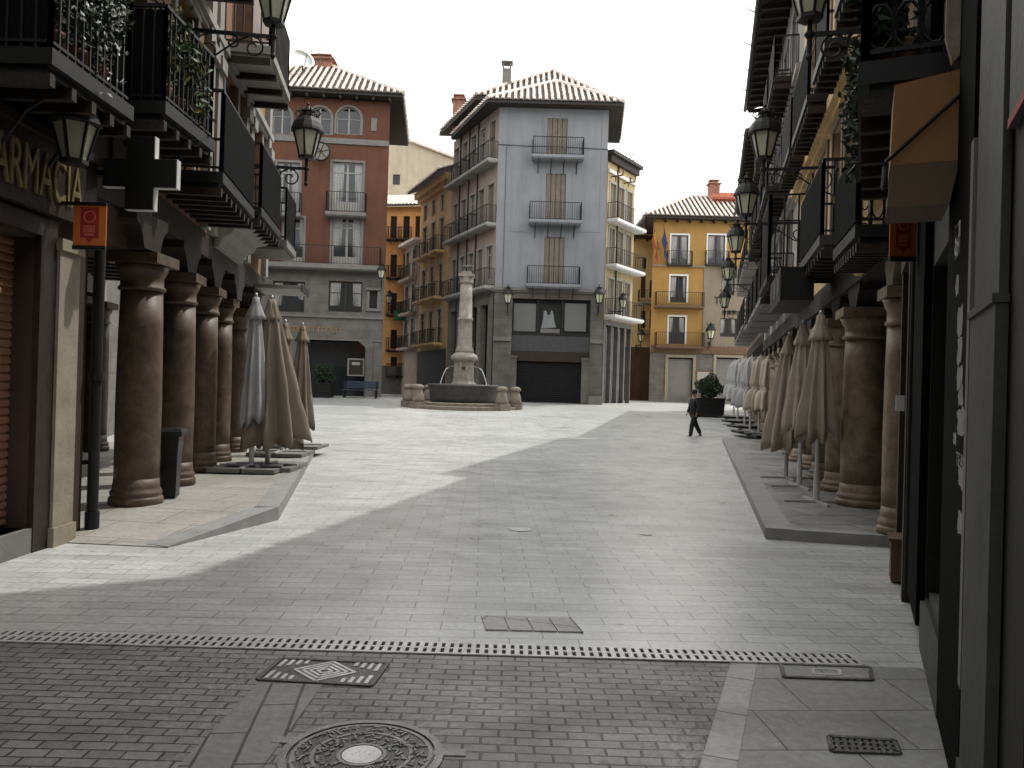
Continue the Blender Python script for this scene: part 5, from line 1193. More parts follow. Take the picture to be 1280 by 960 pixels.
FO = Fac((8.6,66), (13.0,66)); zt = FO.hit(805,297)[1]
opsFo = [hitbox(FO,*q) for q in ((803,808,322,336),(801,807,345,372),(812,817,350,372),(801,807,388,410),(812,817,388,410))]
B6 = simple_building('far_ochre_house', 'small ochre house far down the lane between straw and yellow houses', FO, .7, zt, 7, 'plaster_straw', opsFo)
for q in opsFo: window(B6, FO, *q, 'glass', 'wood_dark', D=.15)
for y in (378,415): q = hitbox(FO,797,818,y-10,y); balcony(B6, FO, q[0], q[1], .7, q[2], .95, 'stone_trim', 'iron', step=.16)
hip_roof(B6, FO, 0, FO.L, zt+.1, 5, .45, 22, 'tile', hipr=True, hipl=True)
k = MB(); k.fbox(FO, 0, FO.L, .003, .1, .7, 5.2); k.build('stone_base', 'plaster_brown', B6)
q = FO.hit(795,425); lantern(tuple(FO.p(FO.hit(795,425)[0],2.5,FO.hit(795,425)[1])), 'lantern with bright panes down the lane beside the straw house', 'street lanterns', FO, size=1.2)

# ================================================================ yellow house at the end on the right
FY = Fac((10.28,60), (22.0,60)); zt = 14.6
yb = lambda *a: hitbox(FY, *a)
split = FY.hit(879,370)[0]
ops1_ = [yb(839,860,294,330), yb(885,906,294,330), yb(838,858,345,378), yb(836,856,396,430)]
opsr = [yb(902,918,345,369), yb(900,920,398,421)]
ops2_ = [yb(833,867,447,501), yb(893,926,447,498)]
zy0 = FY.hit(850,433)[1]; zy1 = FY.hit(900,333)[1]
B7 = thing('yellow_house', 'yellow house with white framed windows and red tiled roof behind the walker', 'building', (14,60,.8))
k = MB(); wall_mesh(k, FY, 0, split, zy0, zt, [q for q in ops1_ if q[0] < split]); wall_mesh(k, FY, split, FY.L, zy1, zt, [q for q in ops1_ if q[0] > split]); body_mesh(k, FY, 0, FY.L, .7, zt, 9, 1.6, 0); k.build('wall', 'plaster_yellow', B7)
k = MB(); wall_mesh(k, FY, split, FY.L, zy0, zy1, opsr, d=.05); k.build('cream_wall', 'plaster_cream', B7)
k = MB(); wall_mesh(k, FY, 0, FY.L, .7, zy0-.5, ops2_, .25, d=.02); k.build('shop_storey', 'stone_warm', B7)
k = MB(); k.fbox(FY, 0, FY.L, .003, .16, zy0-.498, zy0+.05); k.build('shop_band', 'wood_mid', B7)
k = MB(); k.fbox(FY, 0, FY.L, .021, .08, .75, 1.25); k.build('plinth', 'stone_grey', B7)
for q in ops1_: window(B7, FY, *q, 'glass', 'wood_dark', 'white', D=.16, cross=False, curtain=1)
for q in opsr: window(B7, FY, *q, 'glass', 'wood_dark', D=.14, cross=False, curtain=1)
for q in ops2_:
    roller(B7, FY, q[0]+.12, q[1]-.12, q[2], q[3]-.1, -.2, 'shutter_pale', pitch=.12)
    k = MB(); k.fbox(FY, q[0]-.12, q[0]+.1, .021, .1, q[2], q[3]); k.fbox(FY, q[1]-.1, q[1]+.12, .021, .1, q[2], q[3]); k.fbox(FY, q[0]-.12, q[1]+.12, .021, .11, q[3], q[3]+.2); k.build('door_surround', 'stone_cream', B7)
for (x0,x1,y) in ((833,865,331),(881,911,331)):
    q = yb(x0,x1,y-8,y); balcony(B7, FY, q[0], q[1], .35, q[2], 1.0, 'wood_dark', 'iron', step=.13, th=.08)
for y in (383,433):
    q = yb(818,878,y-8,y); balcony(B7, FY, q[0], q[1], .75, q[2], 1.0, 'wood_mid', 'iron', step=.14, th=.14)
q = FY.hit(900,335); k = MB(); k.fbox(FY, 0, FY.L, .051, .12, q[1]-.02, q[1]+.14); k.build('string_course', 'plaster_cream', B7)
q = yb(893,907,371,382); lettering('TO', FY, q[0], q[1], q[2]+.1, q[3], .052, .06, 'black_letter', B7)
k = MB()
for x in (903,909,915): q = yb(x,x+4,388,393); k.fbox(FY, q[0], q[1], .052, .1, q[2], q[3])
k.build('wall_stud', 'black_letter', B7)
q = yb(903,919,333,368); k = MB(); k.fbox(FY, q[0], q[1], .3, .42, q[2]+1.2, q[3]); k.build('sign_board', 'iron', B7)
q = yb(869,888,463,479); k = MB(); k.fbox(FY, q[0], q[1], .022, .14, q[2], q[3]); o_ = k.build('notice_case', 'wood_mid', B7)
k = MB(); k.fbox(FY, q[0]+.12, q[1]-.12, .141, .15, q[2]+.12, q[3]-.12); k.build('notice', 'paper', o_)
zr = hip_roof(B7, FY, 0, FY.L, zt+.12, 7.0, .7, 30, 'tile', hipr=False, sp=.36)
q = ptY(892,240,63.5); chimney('c', B7, q.x, 63.5, 15.5, q.z+.55, .8, 'chimney_brick')
q = ptY(915,240,64); tb, ub = MB(), MB()      # raised tiled attic behind
FYa = Fac((15.3,62.4), (22,62.4)); za = FYa.hit(890,248)[1]
ub.fbox(FYa, 0, FYa.L, -3, 0, 15.5, za); tile_slope(tb, ub, FYa.p(-.4,.4,za), FYa.p(FYa.L,.4,za), Vector((0,.93,.36)), 2.6, 1.6, 0, sp=.28); r_ = ub.build('attic_or_shade_block', 'tile_red', B7); tb.build('attic_tiles', 'tile_red', r_)
# two flags on the top balcony
for (px, m1, m2, lab) in ((823,'flag_red','flag_yellow','red and yellow flag hanging from the yellow house top balcony'),(835,'flag_blue','flag_blue','dark blue flag hanging from the yellow house top balcony')):
    q = FY.hit(px,300); base = FY.p(q[0],.15,q[1]-.7); tip = FY.p(q[0]-.55,1.0,q[1]+.9)
    o = thing('flag', lab, 'flag', base); k = MB(); k.tube([base, tip], .025, 6); k.build('flagpole', 'wood_mid', o)
    def cloth(u0, u1):
        k = MB()
        for j in range(8):
            a0, a1 = j/8, (j+1)/8
            P_ = lambda u, v: tip*(1-u*.75)+base*(u*.75)+Vector((.10*math.sin(9*u+6*v), .05*math.cos(9*u), -1.45*v))
            k.quad(P_(u0,a0), P_(u1,a0), P_(u1,a1), P_(u0,a1))
        return k
    c1 = cloth(0,.34); c1.add(cloth(.67,1).v, cloth(.67,1).f); c1.build('cloth', m1, o).modifiers.new('t','SOLIDIFY').thickness = .01
    cloth(.34,.67).build('middle_stripe', m2, o).modifiers.new('t','SOLIDIFY').thickness = .01
q = FY.hit(885,419); lantern(tuple(FY.p(q[0],.8,q[1])), 'dark lantern on the cream wall of the yellow house', 'street lanterns', FY, size=1.35)

# ================================================================ fountain
fx = ptY(579,500,40).x; fy = 40.0; fz = gz(40)
o = thing('fountain', 'stone fountain with round dark basin and tall column topped by a small bull', 'fountain', (fx,fy,fz))
C = (fx,fy,fz)
k = MB(); k.lathe([(3.0,-.25),(3.0,.05),(2.97,.07),(2.55,.07),(2.55,.19),(2.52,.21),(.5,.21)], C, 48, False); k.build('steps', 'bollard', o)
k = MB(); k.lathe([(1.5,.2),(1.62,.22),(1.66,.4),(1.72,.85),(1.78,.98),(1.82,1.02),(1.8,1.1),(1.7,1.12),(1.6,1.1),(1.56,.95)], C, 48); k.build('basin', 'basin', o)
k = MB(); k.lathe([(1.6,.98),(.001,.985)], C, 48, False); k.build('water', 'water', o)
k = MB(); k.lathe([(.66,.2),(.66,1.15),(.60,1.2),(.56,1.3),(.53,2.15),(.55,2.22),(.62,2.27)], C, 8, False, rot=PI/8); k.lathe([(.6,2.27),(.66,2.33),(.69,2.42),(.68,2.5),(.6,2.58),(.52,2.64),(.46,2.7)], C, 28); k.build('pedestal', 'fountain', o)
k = MB(); k.lathe([(.46,2.7),(.47,2.8),(.41,2.9),(.37,3.05),(.355,3.9),(.35,4.3),(.39,4.33),(.39,4.42),(.34,4.45),(.31,5.4),(.295,6.15)], C, 28); k.build('column', 'fountain', o)
k = MB(); k.lathe([(.315,6.15),(.37,6.2),(.33,6.26),(.34,6.4),(.38,6.48)], C, 24)
k.box(fx-.38,fx+.38,fy-.38,fy+.38,fz+6.48,fz+6.62); k.box(fx-.24,fx+.24,fy-.17,fy+.17,fz+6.622,fz+6.76); k.build('capital', 'fountain', o)
b = MB(); zb_ = fz+6.76; L = lambda pts, r: b.tube([(fx+x, fy+y, zb_+z) for x, y, z in pts], r, 8)     # the little bull
L([(-.2,0,.2),(-.1,0,.24),(.06,0,.235),(.15,0,.27),(.21,0,.28)], [.06,.085,.085,.075,.05]); L([(.19,0,.29),(.27,0,.25),(.31,0,.22)], [.05,.045,.028])
for sx, sy in ((-.16,-.04),(-.16,.04),(.1,-.04),(.1,.04)): L([(sx,sy,.2),(sx-.01,sy,.1),(sx,sy,.0)], [.04,.025,.022])
for sy in (-1,1): L([(.25,sy*.03,.29),(.25,sy*.09,.31),(.27,sy*.09,.36)], [.015,.012,.004])
L([(-.22,0,.24),(-.27,0,.16),(-.26,0,.05)], [.015,.01,.015]); b.build('bull_statue', 'castiron', o)
for an in (R(-8), R(188), R(-90), R(90)):
    dx, dy = math.cos(an), math.sin(an); k = MB(); k.tube([(fx+.5*dx,fy+.5*dy,fz+1.95),(fx+.72*dx,fy+.72*dy,fz+1.97),(fx+.76*dx,fy+.76*dy,fz+1.93)], [.05,.035,.04], 7)
    k.ball((fx+.53*dx,fy+.53*dy,fz+1.95), .1, 8, 6); s_ = k.build('spout', 'castiron', o)
    if abs(dx) > .5:
        k = MB(); k.tube([(fx+(.77+.42*u)*dx, fy+(.77+.42*u)*dy, fz+1.92-.93*u*u) for u in [i/8 for i in range(9)]], [.018+.010*i/8 for i in range(9)], 6); k.build('water_jet', 'jet', s_)
def bollard_proto(loc, label):
    o = thing('stone_bollard', label, 'bollard', loc, 'stone bollards round the fountain'); k = MB()
    k.box(loc[0]-.3,loc[0]+.3,loc[1]-.3,loc[1]+.3,loc[2]-.2,loc[2]+.22); k.build('plinth', 'bollard', o)
    k = MB(); k.lathe([(.28,.221),(.30,.3),(.27,.5),(.21,.72),(.19,.8)], loc, 16); k.build('shaft', 'bollard', o)
    k = MB(); k.lathe([(.19,.8),(.25,.84),(.27,.9),(.25,.97),(.15,1.03),(.002,1.05)], loc, 16); k.build('cap', 'bollard', o); return o
names = {0:'right stone bollard, farther of the two at the outer fountain edge', 1:'right stone bollard nearer the walker on the outer fountain edge'}
spots = [(-22,'stone bollard at the outer right front of the fountain step'),(-46,'stone bollard at the inner right front of the fountain step'),(22,'stone bollard at the outer right rear of the fountain'),(46,'stone bollard behind the basin at the inner right rear'),(180+22,'stone bollard at the outer left front of the fountain step'),(180+44,'stone bollard at the inner left front of the fountain step'),(180-22,'stone bollard at the outer left rear of the fountain'),(180-46,'stone bollard behind the basin at the inner left rear')]
pr = None
for i, (a, lab) in enumerate(spots):
    rr = 2.86; loc = (fx+rr*math.cos(R(a))*.98, fy+rr*math.sin(R(a)), fz+.02)
    if pr is None: pr = bollard_proto(loc, lab)
    else: dup(pr, loc, R(a), lab)
# ================================================================ right row
XR = lambda y: 1.9+.25*y
FRW = Fac((XR(44),44), (XR(8.3),8.3)); sr = lambda y: FRW.sY(y)
def R_ops(ys, zs): return [(sr(b), sr(a), z, z+h) for (a, b) in ys for (z, h) in zs]
r1 = arcade_building; ops = R_ops([(8.8,9.7),(10.9,11.8),(12.2,13.1),(13.8,14.7),(15.9,16.8)], [(3.8,2.1),(6.4,2.2)])+R_ops([(8.8,9.6),(11.2,12.0),(13.8,14.6),(16,16.8)], [(9.0,1.5)])
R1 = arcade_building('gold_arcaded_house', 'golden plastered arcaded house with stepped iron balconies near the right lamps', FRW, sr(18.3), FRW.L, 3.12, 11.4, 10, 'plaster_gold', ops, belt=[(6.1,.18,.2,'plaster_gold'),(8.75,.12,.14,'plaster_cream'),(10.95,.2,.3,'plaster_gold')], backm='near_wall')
for q in ops: window(R1, FRW, *q, 'french' if q[3]-q[2] > 1 else 'glass', 'white_frame', 'plaster_cream')
opsb = R_ops([(20.0,21.0),(22.4,23.4),(24.6,25.6),(27.4,28.4)], [(4.0,2.2),(6.7,2.2),(9.4,2.0)])
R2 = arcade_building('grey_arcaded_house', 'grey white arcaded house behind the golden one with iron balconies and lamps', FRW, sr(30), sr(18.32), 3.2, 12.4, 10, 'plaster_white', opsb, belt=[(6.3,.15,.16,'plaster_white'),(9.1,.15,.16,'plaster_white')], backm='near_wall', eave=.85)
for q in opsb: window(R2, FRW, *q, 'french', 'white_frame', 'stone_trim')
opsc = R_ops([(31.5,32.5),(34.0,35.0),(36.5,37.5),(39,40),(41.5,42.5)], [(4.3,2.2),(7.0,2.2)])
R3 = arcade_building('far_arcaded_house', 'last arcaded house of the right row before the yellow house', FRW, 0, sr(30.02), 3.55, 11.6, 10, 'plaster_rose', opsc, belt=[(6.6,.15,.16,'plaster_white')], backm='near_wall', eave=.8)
for q in opsc: window(R3, FRW, *q, 'louvre' if q[2] > 5 else 'french', 'louvre', 'plaster_white')
k = MB(); k.fbox(FRW, sr(10.7), sr(8.35), -6, .3, 11.3, 15.2); k.build('attic_or_shade_block', 'plaster_gold', R1)  # unseen block added on the roof only to shade the near left ground
cols1 = [(sr(8.75), .12, .215), (sr(11.0), .12, .3), (sr(12.6), .12, .285), (sr(14.3), .12, .28), (sr(16.1), .12, .28), (sr(17.9), .12, .28)]
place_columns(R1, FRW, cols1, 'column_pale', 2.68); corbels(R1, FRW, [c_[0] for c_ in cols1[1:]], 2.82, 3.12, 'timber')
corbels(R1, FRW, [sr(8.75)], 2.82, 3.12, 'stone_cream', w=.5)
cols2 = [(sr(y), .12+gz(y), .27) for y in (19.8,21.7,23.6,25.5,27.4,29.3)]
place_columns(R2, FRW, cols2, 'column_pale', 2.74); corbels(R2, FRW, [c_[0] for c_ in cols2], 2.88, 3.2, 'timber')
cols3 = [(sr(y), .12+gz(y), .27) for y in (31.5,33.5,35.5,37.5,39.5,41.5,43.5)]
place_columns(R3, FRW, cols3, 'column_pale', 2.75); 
def rb(B, ya, yb, p, z, rh=1.0, **kw): return balcony(B, FRW, sr(yb), sr(ya), p, z, rh, **kw)
rb(R1, 8.35, 9.9, .42, 3.42, .85, slabm='iron', beams=.16, style='loops', step=.11, panel='screen', bw=.02)
rb(R1, 10.4, 13.0, .52, 3.72, 1.0, slabm='iron_grey', beams=.3, step=.13, panel='screen')
rb(R1, 8.5, 9.75, .5, 6.4, .95, slabm='iron', beams=.25, step=.12)
rb(R1, 10.6, 11.9, .5, 6.4, .95, slabm='iron', beams=.25, step=.12)
rb(R1, 12.6, 15.0, .5, 6.4, .95, slabm='iron', beams=.25, step=.12, panel='screen')
rb(R1, 15.6, 17.9, .5, 6.5, .95, slabm='iron', beams=.25, step=.12)
rb(R1, 15.6, 18.1, .85, 3.95, 1.6, slabm='iron', step=.24, bw=.03, beams=.4)
for (a, b) in ((19.4,21.6),(22.0,24.0),(24.4,26.0),(27.0,29.0)):
    rb(R2, a, b, .75, 4.0, 1.05, slabm='stone_trim', step=.15); rb(R2, a, b, .7, 6.7, 1.0, slabm='iron', step=.15, beams=.4); rb(R2, a, b, .6, 9.38, 1.0, slabm='timber', step=.15, beams=.4)
for (a, b) in ((31,33),(33.6,35.6),(36,38),(38.6,40.4),(41,43)):
    rb(R3, a, b, .75, 4.3, 1.05, slabm='stone_trim', step=.17); rb(R3, a, b, .7, 7.0, 1.0, slabm='plaster_white', step=.17)
k = MB(); k.fbox(FRW, sr(14.4), sr(12.3), .35, .85, 3.08, 3.60); o_ = k.build('sign_box', 'iron', R1)
k = MB()
for i in range(3): k.fbox(FRW, sr(14.3)+.7*i, sr(14.3)+.7*i+.5, .851, .858, 3.2, 3.48)
k.build('sign_panel', 'iron_grey', o_)
k = MB(); k.prism([FRW.p(sr(10.3),x,z) for x, z in ((.004,3.15),(.09,3.16),(.16,3.25),(.28,3.3),(.004,3.3))], FRW.p(sr(8.4),0,0)-FRW.p(sr(10.3),0,0)); k.build('cove', 'plaster_gold', R1)

# near house on the right, in deep shade
FN = Fac((.45+.436*8.25,8.25), (.45+.436*2.1,2.1)); sn = lambda y: FN.sY(y)
NR = thing('near_shop_house', 'deeply shaded shop house filling the right edge with pilaster and black panel', 'building', (3,5,0))
mb = MB(); so2 = (sn(5.15), sn(3.98), .32, 2.45); wall_mesh(mb, FN, 0, FN.L, 0, 15.5, [so2, (sn(7.4),sn(6.35),.1,2.6), (sn(7.7),sn(6.7),4.1,6.2), (sn(5.9),sn(4.9),3.55,5.6)], .25)
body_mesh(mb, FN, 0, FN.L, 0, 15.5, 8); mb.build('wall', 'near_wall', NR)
for q in ((sn(7.7),sn(6.7),4.1,6.2),(sn(5.9),sn(4.9),3.55,5.6)): window(NR, FN, *q, 'french', 'wood_mid')
roller(NR, FN, so2[0], so2[1], .34, 2.45, -.16, 'shutter_dark', pitch=.09)
k = MB(); k.fbox(FN, so2[0], so2[1], -.2, .03, 0, .3); k.fbox(FN, so2[0]-.0, so2[1], -.2, -.02, .302, .36); k.build('shop_sill', 'near_pilaster', NR)
k = MB(); k.tube([FN.p(sn(4.55)-.12,-.10,.42), FN.p(sn(4.55)-.12,-.05,.47), FN.p(sn(4.55)+.12,-.05,.47), FN.p(sn(4.55)+.12,-.10,.42)], .014, 6); k.lathe([(.03,-.03),(.035,0),(.03,.03)], FN.p(sn(4.4),-.06,.40), 10); k.build('shutter_handle', 'alu', NR)
k = MB(); k.fbox(FN, sn(3.97), sn(3.12), .003, .03, .02, 14); k.build('shopfront_panel', 'screen', NR); pan = bpy.data.objects[NR.children[-1].name]
k = MB(); k.fbox(FN, sn(6.1), sn(5.2), .003, .05, .12, 6); k.build('dark_post', 'screen', NR)
k = MB(); k.fbox(FN, sn(3.10), sn(3.03), .003, .04, .5, 2.6); k.build('metal_strip', 'shutter_pale', NR)
k = MB(); k.fbox(FN, sn(3.0), sn(2.44), .004, .04, .251, 1.9); k.fbox(FN, sn(3.01), sn(2.43), .003, .05, 1.902, 1.93); k.fbox(FN, sn(2.99), sn(2.45), .004, .03, 1.932, 14); k.fbox(FN, sn(3.01), sn(2.43), .003, .05, .0, .25); k.build('pilaster', 'near_pilaster', NR)
k = MB(); k.fbox(FN, sn(7.5), sn(7.32), .003, .08, 0, 2.75); k.fbox(FN, sn(6.4), sn(6.25), .003, .08, 0, 2.75); k.fbox(FN, sn(7.5), sn(6.25), .003, .09, 2.752, 2.95); k.build('door_frame', 'wood_dark', NR)
k = MB(); k.fbox(FN, sn(7.3), sn(6.42), -.2, -.12, .1, 2.6); k.build('door', 'wood_dark', NR)
k = MB(); k.fbox(FN, sn(7.15), sn(6.85), .003, .14, .02, .36); k.fbox(FN, sn(7.17), sn(6.83), .003, .16, .362, .39); tag(k.build('wall_box', 'wood_mid', at=FN.p(sn(7),0,0)), 'small brown wooden box at the foot of the dark right door frame', 'box')
k = MB(); k.fbox(FN, sn(6.2), sn(6.12), .10, .16, 1.5, 1.62); tag(k.build('meter_box', 'alu', at=FN.p(sn(6.16),.1,1.5)), 'small pale junction box on the dark right shop post', 'box')
k = MB(); k.tube([FN.p(sn(6.24),.05,.1), FN.p(sn(6.24),.05,3.4)], .022, 6); k.build('cable_pipe', 'iron', NR)
rn = random.Random(11)
def scrap(s, z, w_, h_, seed, m='paper', nm='poster_scrap'):
    rr = random.Random(seed); n = 14; pts = []
    for i in range(n):
        a = 2*PI*i/n; q = max(abs(math.cos(a)), abs(math.sin(a))); j = rr.uniform(.62,1.05)
        pts.append(FN.p(s+w_*.5*math.cos(a)/q*j, .0305, z+h_*.5*math.sin(a)/q*j))
    k = MB(); k.prism(pts, FN.n.to_3d()*.0015); k.build(nm, m, NR)
sL = sn(3.93)
def atp(px, py): return FN.hit(px, py, .03)
for i, (px, py, w_, h_) in enumerate(((1196,357,.10,.10),(1200,402,.16,.17),(1199,440,.13,.12),(1199,472,.15,.12),(1200,495,.14,.11),(1201,527,.22,.14),(1193,548,.09,.06),(1201,597,.16,.09),(1201,655,.2,.11))):
    s, z = atp(px, py); scrap(s+.03, z, w_*1.5, h_, i+3)
for (px, py) in ((1197,291),(1197,312)):
    s, z = atp(px, py); k = MB(); k.fbox(FN, s-.07, s+.12, .0305, .033, z-.035, z+.035); o_ = k.build('sticker', 'white' if py < 300 else 'basin', NR)
    k = MB(); k.tube([FN.p(s+.025+.045*math.cos(2*PI*j/16), .0345, z+.028*math.sin(2*PI*j/16)) for j in range(17)], .006, 4, cap=False); k.build('sticker_print', 'black_letter' if py < 300 else 'alu', o_)
s, z = atp(1199,575); lettering('TEAS', FN, s-.1, s+.2, z-.03, z+.03, .0305, .002, 'paper', NR, 'graffiti')
k = MB(); q0, q1 = FN.hit(1264,85), FN.hit(1279,85); k.fbox(FN, sn(2.40), sn(2.15), .003, .022, 2.42, 2.85); o_ = k.build('notice_board', 'near_pilaster', NR)
k = MB(); k.fbox(FN, sn(2.40), sn(2.15), .0225, .026, 2.42, 2.447); k.build('red_band', 'red', o_)
# balcony of the near house with plants, awning under it
balcony(NR, FN, sn(6.4), sn(4.35), .47, 3.5, 1.05, 'iron', 'iron', beams=.33, style='loops', step=.13, panel='screen', bw=.022)
balcony(NR, FN, sn(6.4), sn(4.35), .47, 6.8, 1.05, 'iron', 'iron', beams=.33)
balcony_plant('balcony_plant', 'dark leafy plants crowding the rail of the near right balcony', FN, sn(6.3), sn(4.45), 3.5, 4.45, .1, .4, 1500, 8, [('leaf_dark',1,.11)])
o = thing('shop_awning', 'ochre shop awning with drab valance under the near right balcony', 'awning', FN.p(sn(4.2),0,3.1))
a_, b_ = sn(4.02), sn(3.66)
k = MB(); k.prism([FN.p(b_,x,z) for x, z in ((.02,3.12),(.30,3.08),(.31,2.70),(.02,2.70))], FN.p(a_,0,0)-FN.p(b_,0,0)); k.build('awning_cover', 'awning', o)
k = MB(); k.prism([FN.p(b_+.002,x,z) for x, z in ((.02,2.698),(.305,2.698),(.32,2.50),(.06,2.50))], FN.p(a_,0,0)-FN.p(b_,0,0)); k.build('valance', 'awning_dull', o)
k = MB(); k.tube([FN.p(b_+.02,.33,2.695), FN.p(a_-.02,.33,2.695)], .014, 6); k.tube([FN.p(b_+.03,.02,3.0), FN.p(b_+.03,.33,2.71)], .01, 5); k.build('folding_arm', 'iron', o)
k = MB(); k.prism([FN.p(sn(3.72),x,z) for x, z in ((.02,3.2),(.06,3.16),(.09,3.28),(.09,4.4),(.02,4.4))], FN.t.to_3d()*.05); tag(k.build('hanging_sign', 'stone_cream', at=FN.p(sn(3.72),.05,3.2)), 'narrow cream sign plate with rounded foot above the ochre awning', 'sign')
# ivy hanging from the far corner of that balcony
rn = random.Random(21); pts = []
for st in range(9):
    s0_ = sn(6.45)+rn.uniform(-.12,.25); d0_ = .42+rn.uniform(-.04,.12); z = 4.5; ln = rn.uniform(.5,1.15)
    for i in range(int(ln*70)):
        u = rn.random(); pts.append(FN.p(s0_+rn.gauss(0,.045)+.06*math.sin(u*7+st), d0_+rn.gauss(0,.04), z-ln*u))
o = thing('hanging_ivy', 'ivy trailing from the outer corner of the near right balcony', 'plant', FN.p(sn(6.45),.45,4.5))
MB().leaves(pts, .075, 9).build('leaves', 'leaf_dark', o)
k = MB()
for st in range(5): k.tube([FN.p(sn(6.45)+.05*st-.05, .45, 4.5-.2*i+.0) + Vector((.02*math.sin(i+st),0,0)) for i in range(6)], .006, 4)
k.build('stem', 'timber', o)
banner(1112, 1145, 266, 322, 6.0, 'dark red and orange banner hanging beside the right columns', .45+.436*6.0)

# houses along the street behind the viewer, which shade the foreground
FBK = Fac((3.6,1.2), (3.6,-12)); Bk = thing('street_house', 'plain stone house of the lane behind the viewer on the right', 'building', (6,-5,0))
mb = MB(); wall_mesh(mb, FBK, 0, FBK.L, 0, 13, [(2,3,.1,2.4),(5,6.2,1,2.6),(2,3,4,6),(5.5,6.5,4,6)]); body_mesh(mb, FBK, 0, FBK.L, 0, 13, 6); mb.build('wall', 'near_wall', Bk)
for q in ((2,3,.1,2.4),(5,6.2,1,2.6),(2,3,4,6),(5.5,6.5,4,6)): window(Bk, FBK, *q, 'french', 'wood_mid')
FBK2 = Fac((4.5,-14), (-5,-14)); Bk2 = thing('street_house', 'plain stone house closing the street far behind the viewer', 'building', (0,-14,0))
mb = MB(); wall_mesh(mb, FBK2, 0, FBK2.L, 0, 13, [(2,3,.1,2.4),(5,6.2,1,2.6),(2,3,4,6),(5.5,6.5,4,6)]); body_mesh(mb, FBK2, 0, FBK2.L, 0, 13, 6); mb.build('wall', 'near_wall', Bk2)
for q in ((2,3,.1,2.4),(5,6.2,1,2.6),(2,3,4,6),(5.5,6.5,4,6)): window(Bk2, FBK2, *q, 'french', 'wood_mid')

# lamps along the right row
for (px, py, Y, S, lab) in ((1013,-2,8.7,.95,'large lantern cut by the upper edge near the right balconies'),(955,182,13.2,.95,'lantern above the golden balconies, second and lower of the right row'),(933,256,16.6,.95,'lantern before the grey arcaded house, third along the right row'),(920,305,22.9,1.0,'lantern beside the yellow house roofline, fourth along the right row'),(910,342,31.5,1.05,'small lantern before the far arcaded house, fifth along the right row'),(906,378,39,1.1,'smallest lantern at the far end of the right row by the black letters')):
    q = ptY(px, py, Y); lantern(tuple(q), lab, 'street lanterns', FRW, size=S)

# parasols on the right terraces
for (px, py, H, zb, rb_, m, sd, lab) in ((1020,628,2.62,1.02,.235,'canvas_pale',21,'tall beige closed parasol nearest on the right terrace'),(999,609,2.66,1.0,.24,'canvas_pale',22,'taupe closed parasol between the nearest right one and the leaning one'),(982,598,2.55,.72,.31,'canvas_pale',23,'wide taupe closed parasol with sagging hem, third on the right terrace')):
    p = G(px, py, .12); umbrella('closed_parasol', lab, 'tall parasols on the right terrace', tuple(p), H, zb, .05, rb_, m, base='cross', seed=sd, droop=.25 if sd == 23 else 0, lean=-.05 if sd == 23 else 0, rot=2.5)
for (px, Y, m, sd, lab) in ((960,26.8,'canvas_cream',31,'cream tied parasol nearest the beige ones on the second right terrace'),(949,27.6,'canvas_cream',32,'cream tied parasol with frilled skirt, second on the far terrace'),(938,28.2,'canvas_white',33,'white tied parasol standing out in front on the far terrace'),(931,30.5,'canvas_white',34,'white tied parasol in the middle of the far terrace row'),(922,33.0,'canvas_white',35,'white tied parasol near the planter end of the far terrace'),(917,35.5,'canvas_white',36,'farthest white tied parasol beside the dark planter')):
    q = ptY(px, 520, Y); umbrella('tied_parasol', lab, 'white parasols on the far terrace', (q.x, Y, gz(Y)+.12), 2.75-.02*(Y-27), .98, .05, .38, m, base='plates', tie=True, seed=sd, basem='iron')
p = G(889,522); bush('planter_shrub', 'dark round shrub in a black planter box behind the walker', p.x, p.y+.5, gz(p.y), .62, .85, 1.25, 'plastic', 1700, 15, 'leaf_dark', ly=1.0)

# ================================================================ the walker
def skin_mesh(joints, edges, name, m, parent, root=0, sub=2, smooth=True):
    base = BASE[parent.name] if parent else Vector((0,0,0))
    me = bpy.data.meshes.new('tmp'); me.from_pydata([tuple(Vector(j[:3])) for j in joints], edges, []); ob = bpy.data.objects.new('tmp', me); COL.objects.link(ob)
    md = ob.modifiers.new('s','SKIN'); md.use_smooth_shade = True
    for i, j in enumerate(joints):
        sv = me.skin_vertices[0].data[i]; r = j[3]; sv.radius = (r, j[4] if len(j) > 4 else r); sv.use_root = (i == root)
    ss = ob.modifiers.new('b','SUBSURF'); ss.levels = sub; ss.render_levels = sub
    bpy.context.view_layer.update(); me2 = bpy.data.meshes.new_from_object(ob.evaluated_get(bpy.context.evaluated_depsgraph_get()))
    bpy.data.objects.remove(ob); me2.name = name; me2.materials.clear(); me2.materials.append(M[m]); o = bpy.data.objects.new(name, me2); COL.objects.link(o)
    for p_ in me2.polygons: p_.use_smooth = True
    BASE[o.name] = base
    if parent: o.parent = parent
    return o
wp = G(867,545); S_ = 1.66/1.72
person = thing('person', 'person in black clothes walking away across the square past the planter', 'person', (wp.x, wp.y, 0))
person.rotation_euler = (0,0,R(18)); person.scale = (S_,)*3
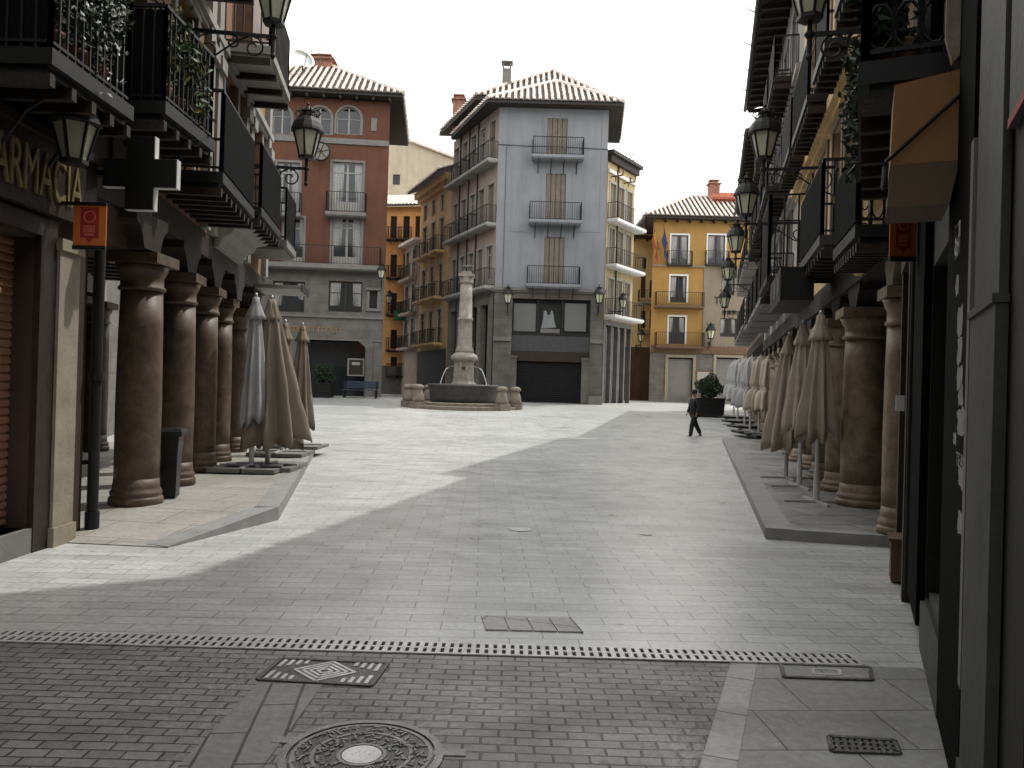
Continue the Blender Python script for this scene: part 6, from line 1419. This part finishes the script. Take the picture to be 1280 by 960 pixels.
# local frame: faces -x-ish (walking left and away), x forward = -x
J = [(0,0,.93,.10),(0,0,1.08,.105),(-.01,0,1.25,.12),(-.01,0,1.40,.10),(-.015,0,1.47,.055),(-.02,0,1.52,.052),(-.03,0,1.60,.085),(-.03,0,1.66,.075),
     (0,-.09,.90,.085),(-.13,-.09,.50,.05),(-.19,-.09,.10,.03),(-.28,-.10,.04,.02),        # front leg
     (0,.09,.90,.085),(.12,.09,.52,.05),(.34,.09,.16,.03),(.29,.10,.055,.02),             # rear leg pushing off
     (0,-.17,1.37,.04),(.06,-.23,1.12,.034),(-.03,-.24,.92,.026),(-.05,-.24,.86,.024),
     (0,.17,1.37,.04),(-.02,.23,1.12,.034),(-.12,.235,.93,.026),(-.15,.235,.87,.024)]
Ed = [(0,1),(1,2),(2,3),(3,4),(4,5),(5,6),(6,7),(0,8),(8,9),(9,10),(10,11),(0,12),(12,13),(13,14),(14,15),(3,16),(16,17),(17,18),(18,19),(3,20),(20,21),(21,22),(22,23)]
body = skin_mesh(J, Ed, 'body', 'skin', person)
def fingers(base, dirv, out):
    k = MB(); d = Vector(dirv).normalized(); o_ = Vector(out)
    for i, ln in enumerate((.05,.058,.054,.044)):
        a = Vector(base)+o_*(i-1.5)*.015; k.tube([a, a+d*ln*.5, a+d*ln+Vector((-.012,0,-.01))], [.008,.007,.005], 6)
    a = Vector(base)+Vector((-.015,0,.02)); k.tube([a, a+Vector((-.016,0,-.025)), a+Vector((-.018,0,-.045))], [.009,.008,.006], 6)
    return k
for (b_, dv) in (((-.055,-.24,.845),(-.2,0,-1)),((-.158,.235,.855),(-.4,0,-1))):
    k = fingers(b_, dv, (1,0,.0)); k.v = [tuple(Vector(v)+BASE[person.name]) for v in k.v]; k.build('fingers', 'skin', person)
jk = [(0,0,.86,.165,.18),(0,0,1.0,.155,.175),(-.01,0,1.18,.16,.185),(-.01,0,1.35,.15,.18),(-.015,0,1.46,.085)]
jk += [(0,-.185,1.36,.10),(.06,-.245,1.12,.078),(-.03,-.25,.90,.06),(0,.185,1.36,.10),(-.02,.245,1.12,.078),(-.125,.24,.91,.06)]
skin_mesh(jk, [(0,1),(1,2),(2,3),(3,4),(3,5),(5,6),(6,7),(3,8),(8,9),(9,10)], 'jacket', 'black_cloth', person)
tr = [(0,0,.92,.125,.14),(0,-.09,.84,.12),(-.13,-.09,.50,.09),(-.19,-.09,.07,.07),(0,.09,.84,.12),(.12,.09,.52,.09),(.335,.09,.14,.07)]
skin_mesh(tr, [(0,1),(1,2),(2,3),(0,4),(4,5),(5,6)], 'trousers', 'black_cloth', person)
for (a, b_, c_) in (((-.165,-.09,.06),(-.24,-.095,.05),(-.34,-.10,.04)),((.355,.09,.15),(.325,.095,.09),(.265,.10,.045))):
    skin_mesh([(*a,.07),(*b_,.062),(*c_,.048)], [(0,1),(1,2)], 'shoe', 'plastic', person)
k = MB(); k.ball((-.02,0,1.655), .108, 14, 8, sz=1.0); k.lathe([(.115,0),(.12,.02),(.10,.07),(.05,.10),(.002,.11)], (-.025,0,1.665), 16)
k.v = [tuple(Vector(v)+BASE[person.name]) for v in k.v]; k.build('hair', 'hair', person)
k = MB(); 
for sy in (-1,1): k.ball((-.03,sy*.09,1.60), .022, 8, 5, sz=1.4)
k.ball((-.128,0,1.59), .016, 8, 5, sz=1.5)
for sy in (-1,1): k.ball((-.112,sy*.033,1.615), .010, 6, 4)
k.v = [tuple(Vector(v)+BASE[person.name]) for v in k.v]; k.build('face', 'skin', person)
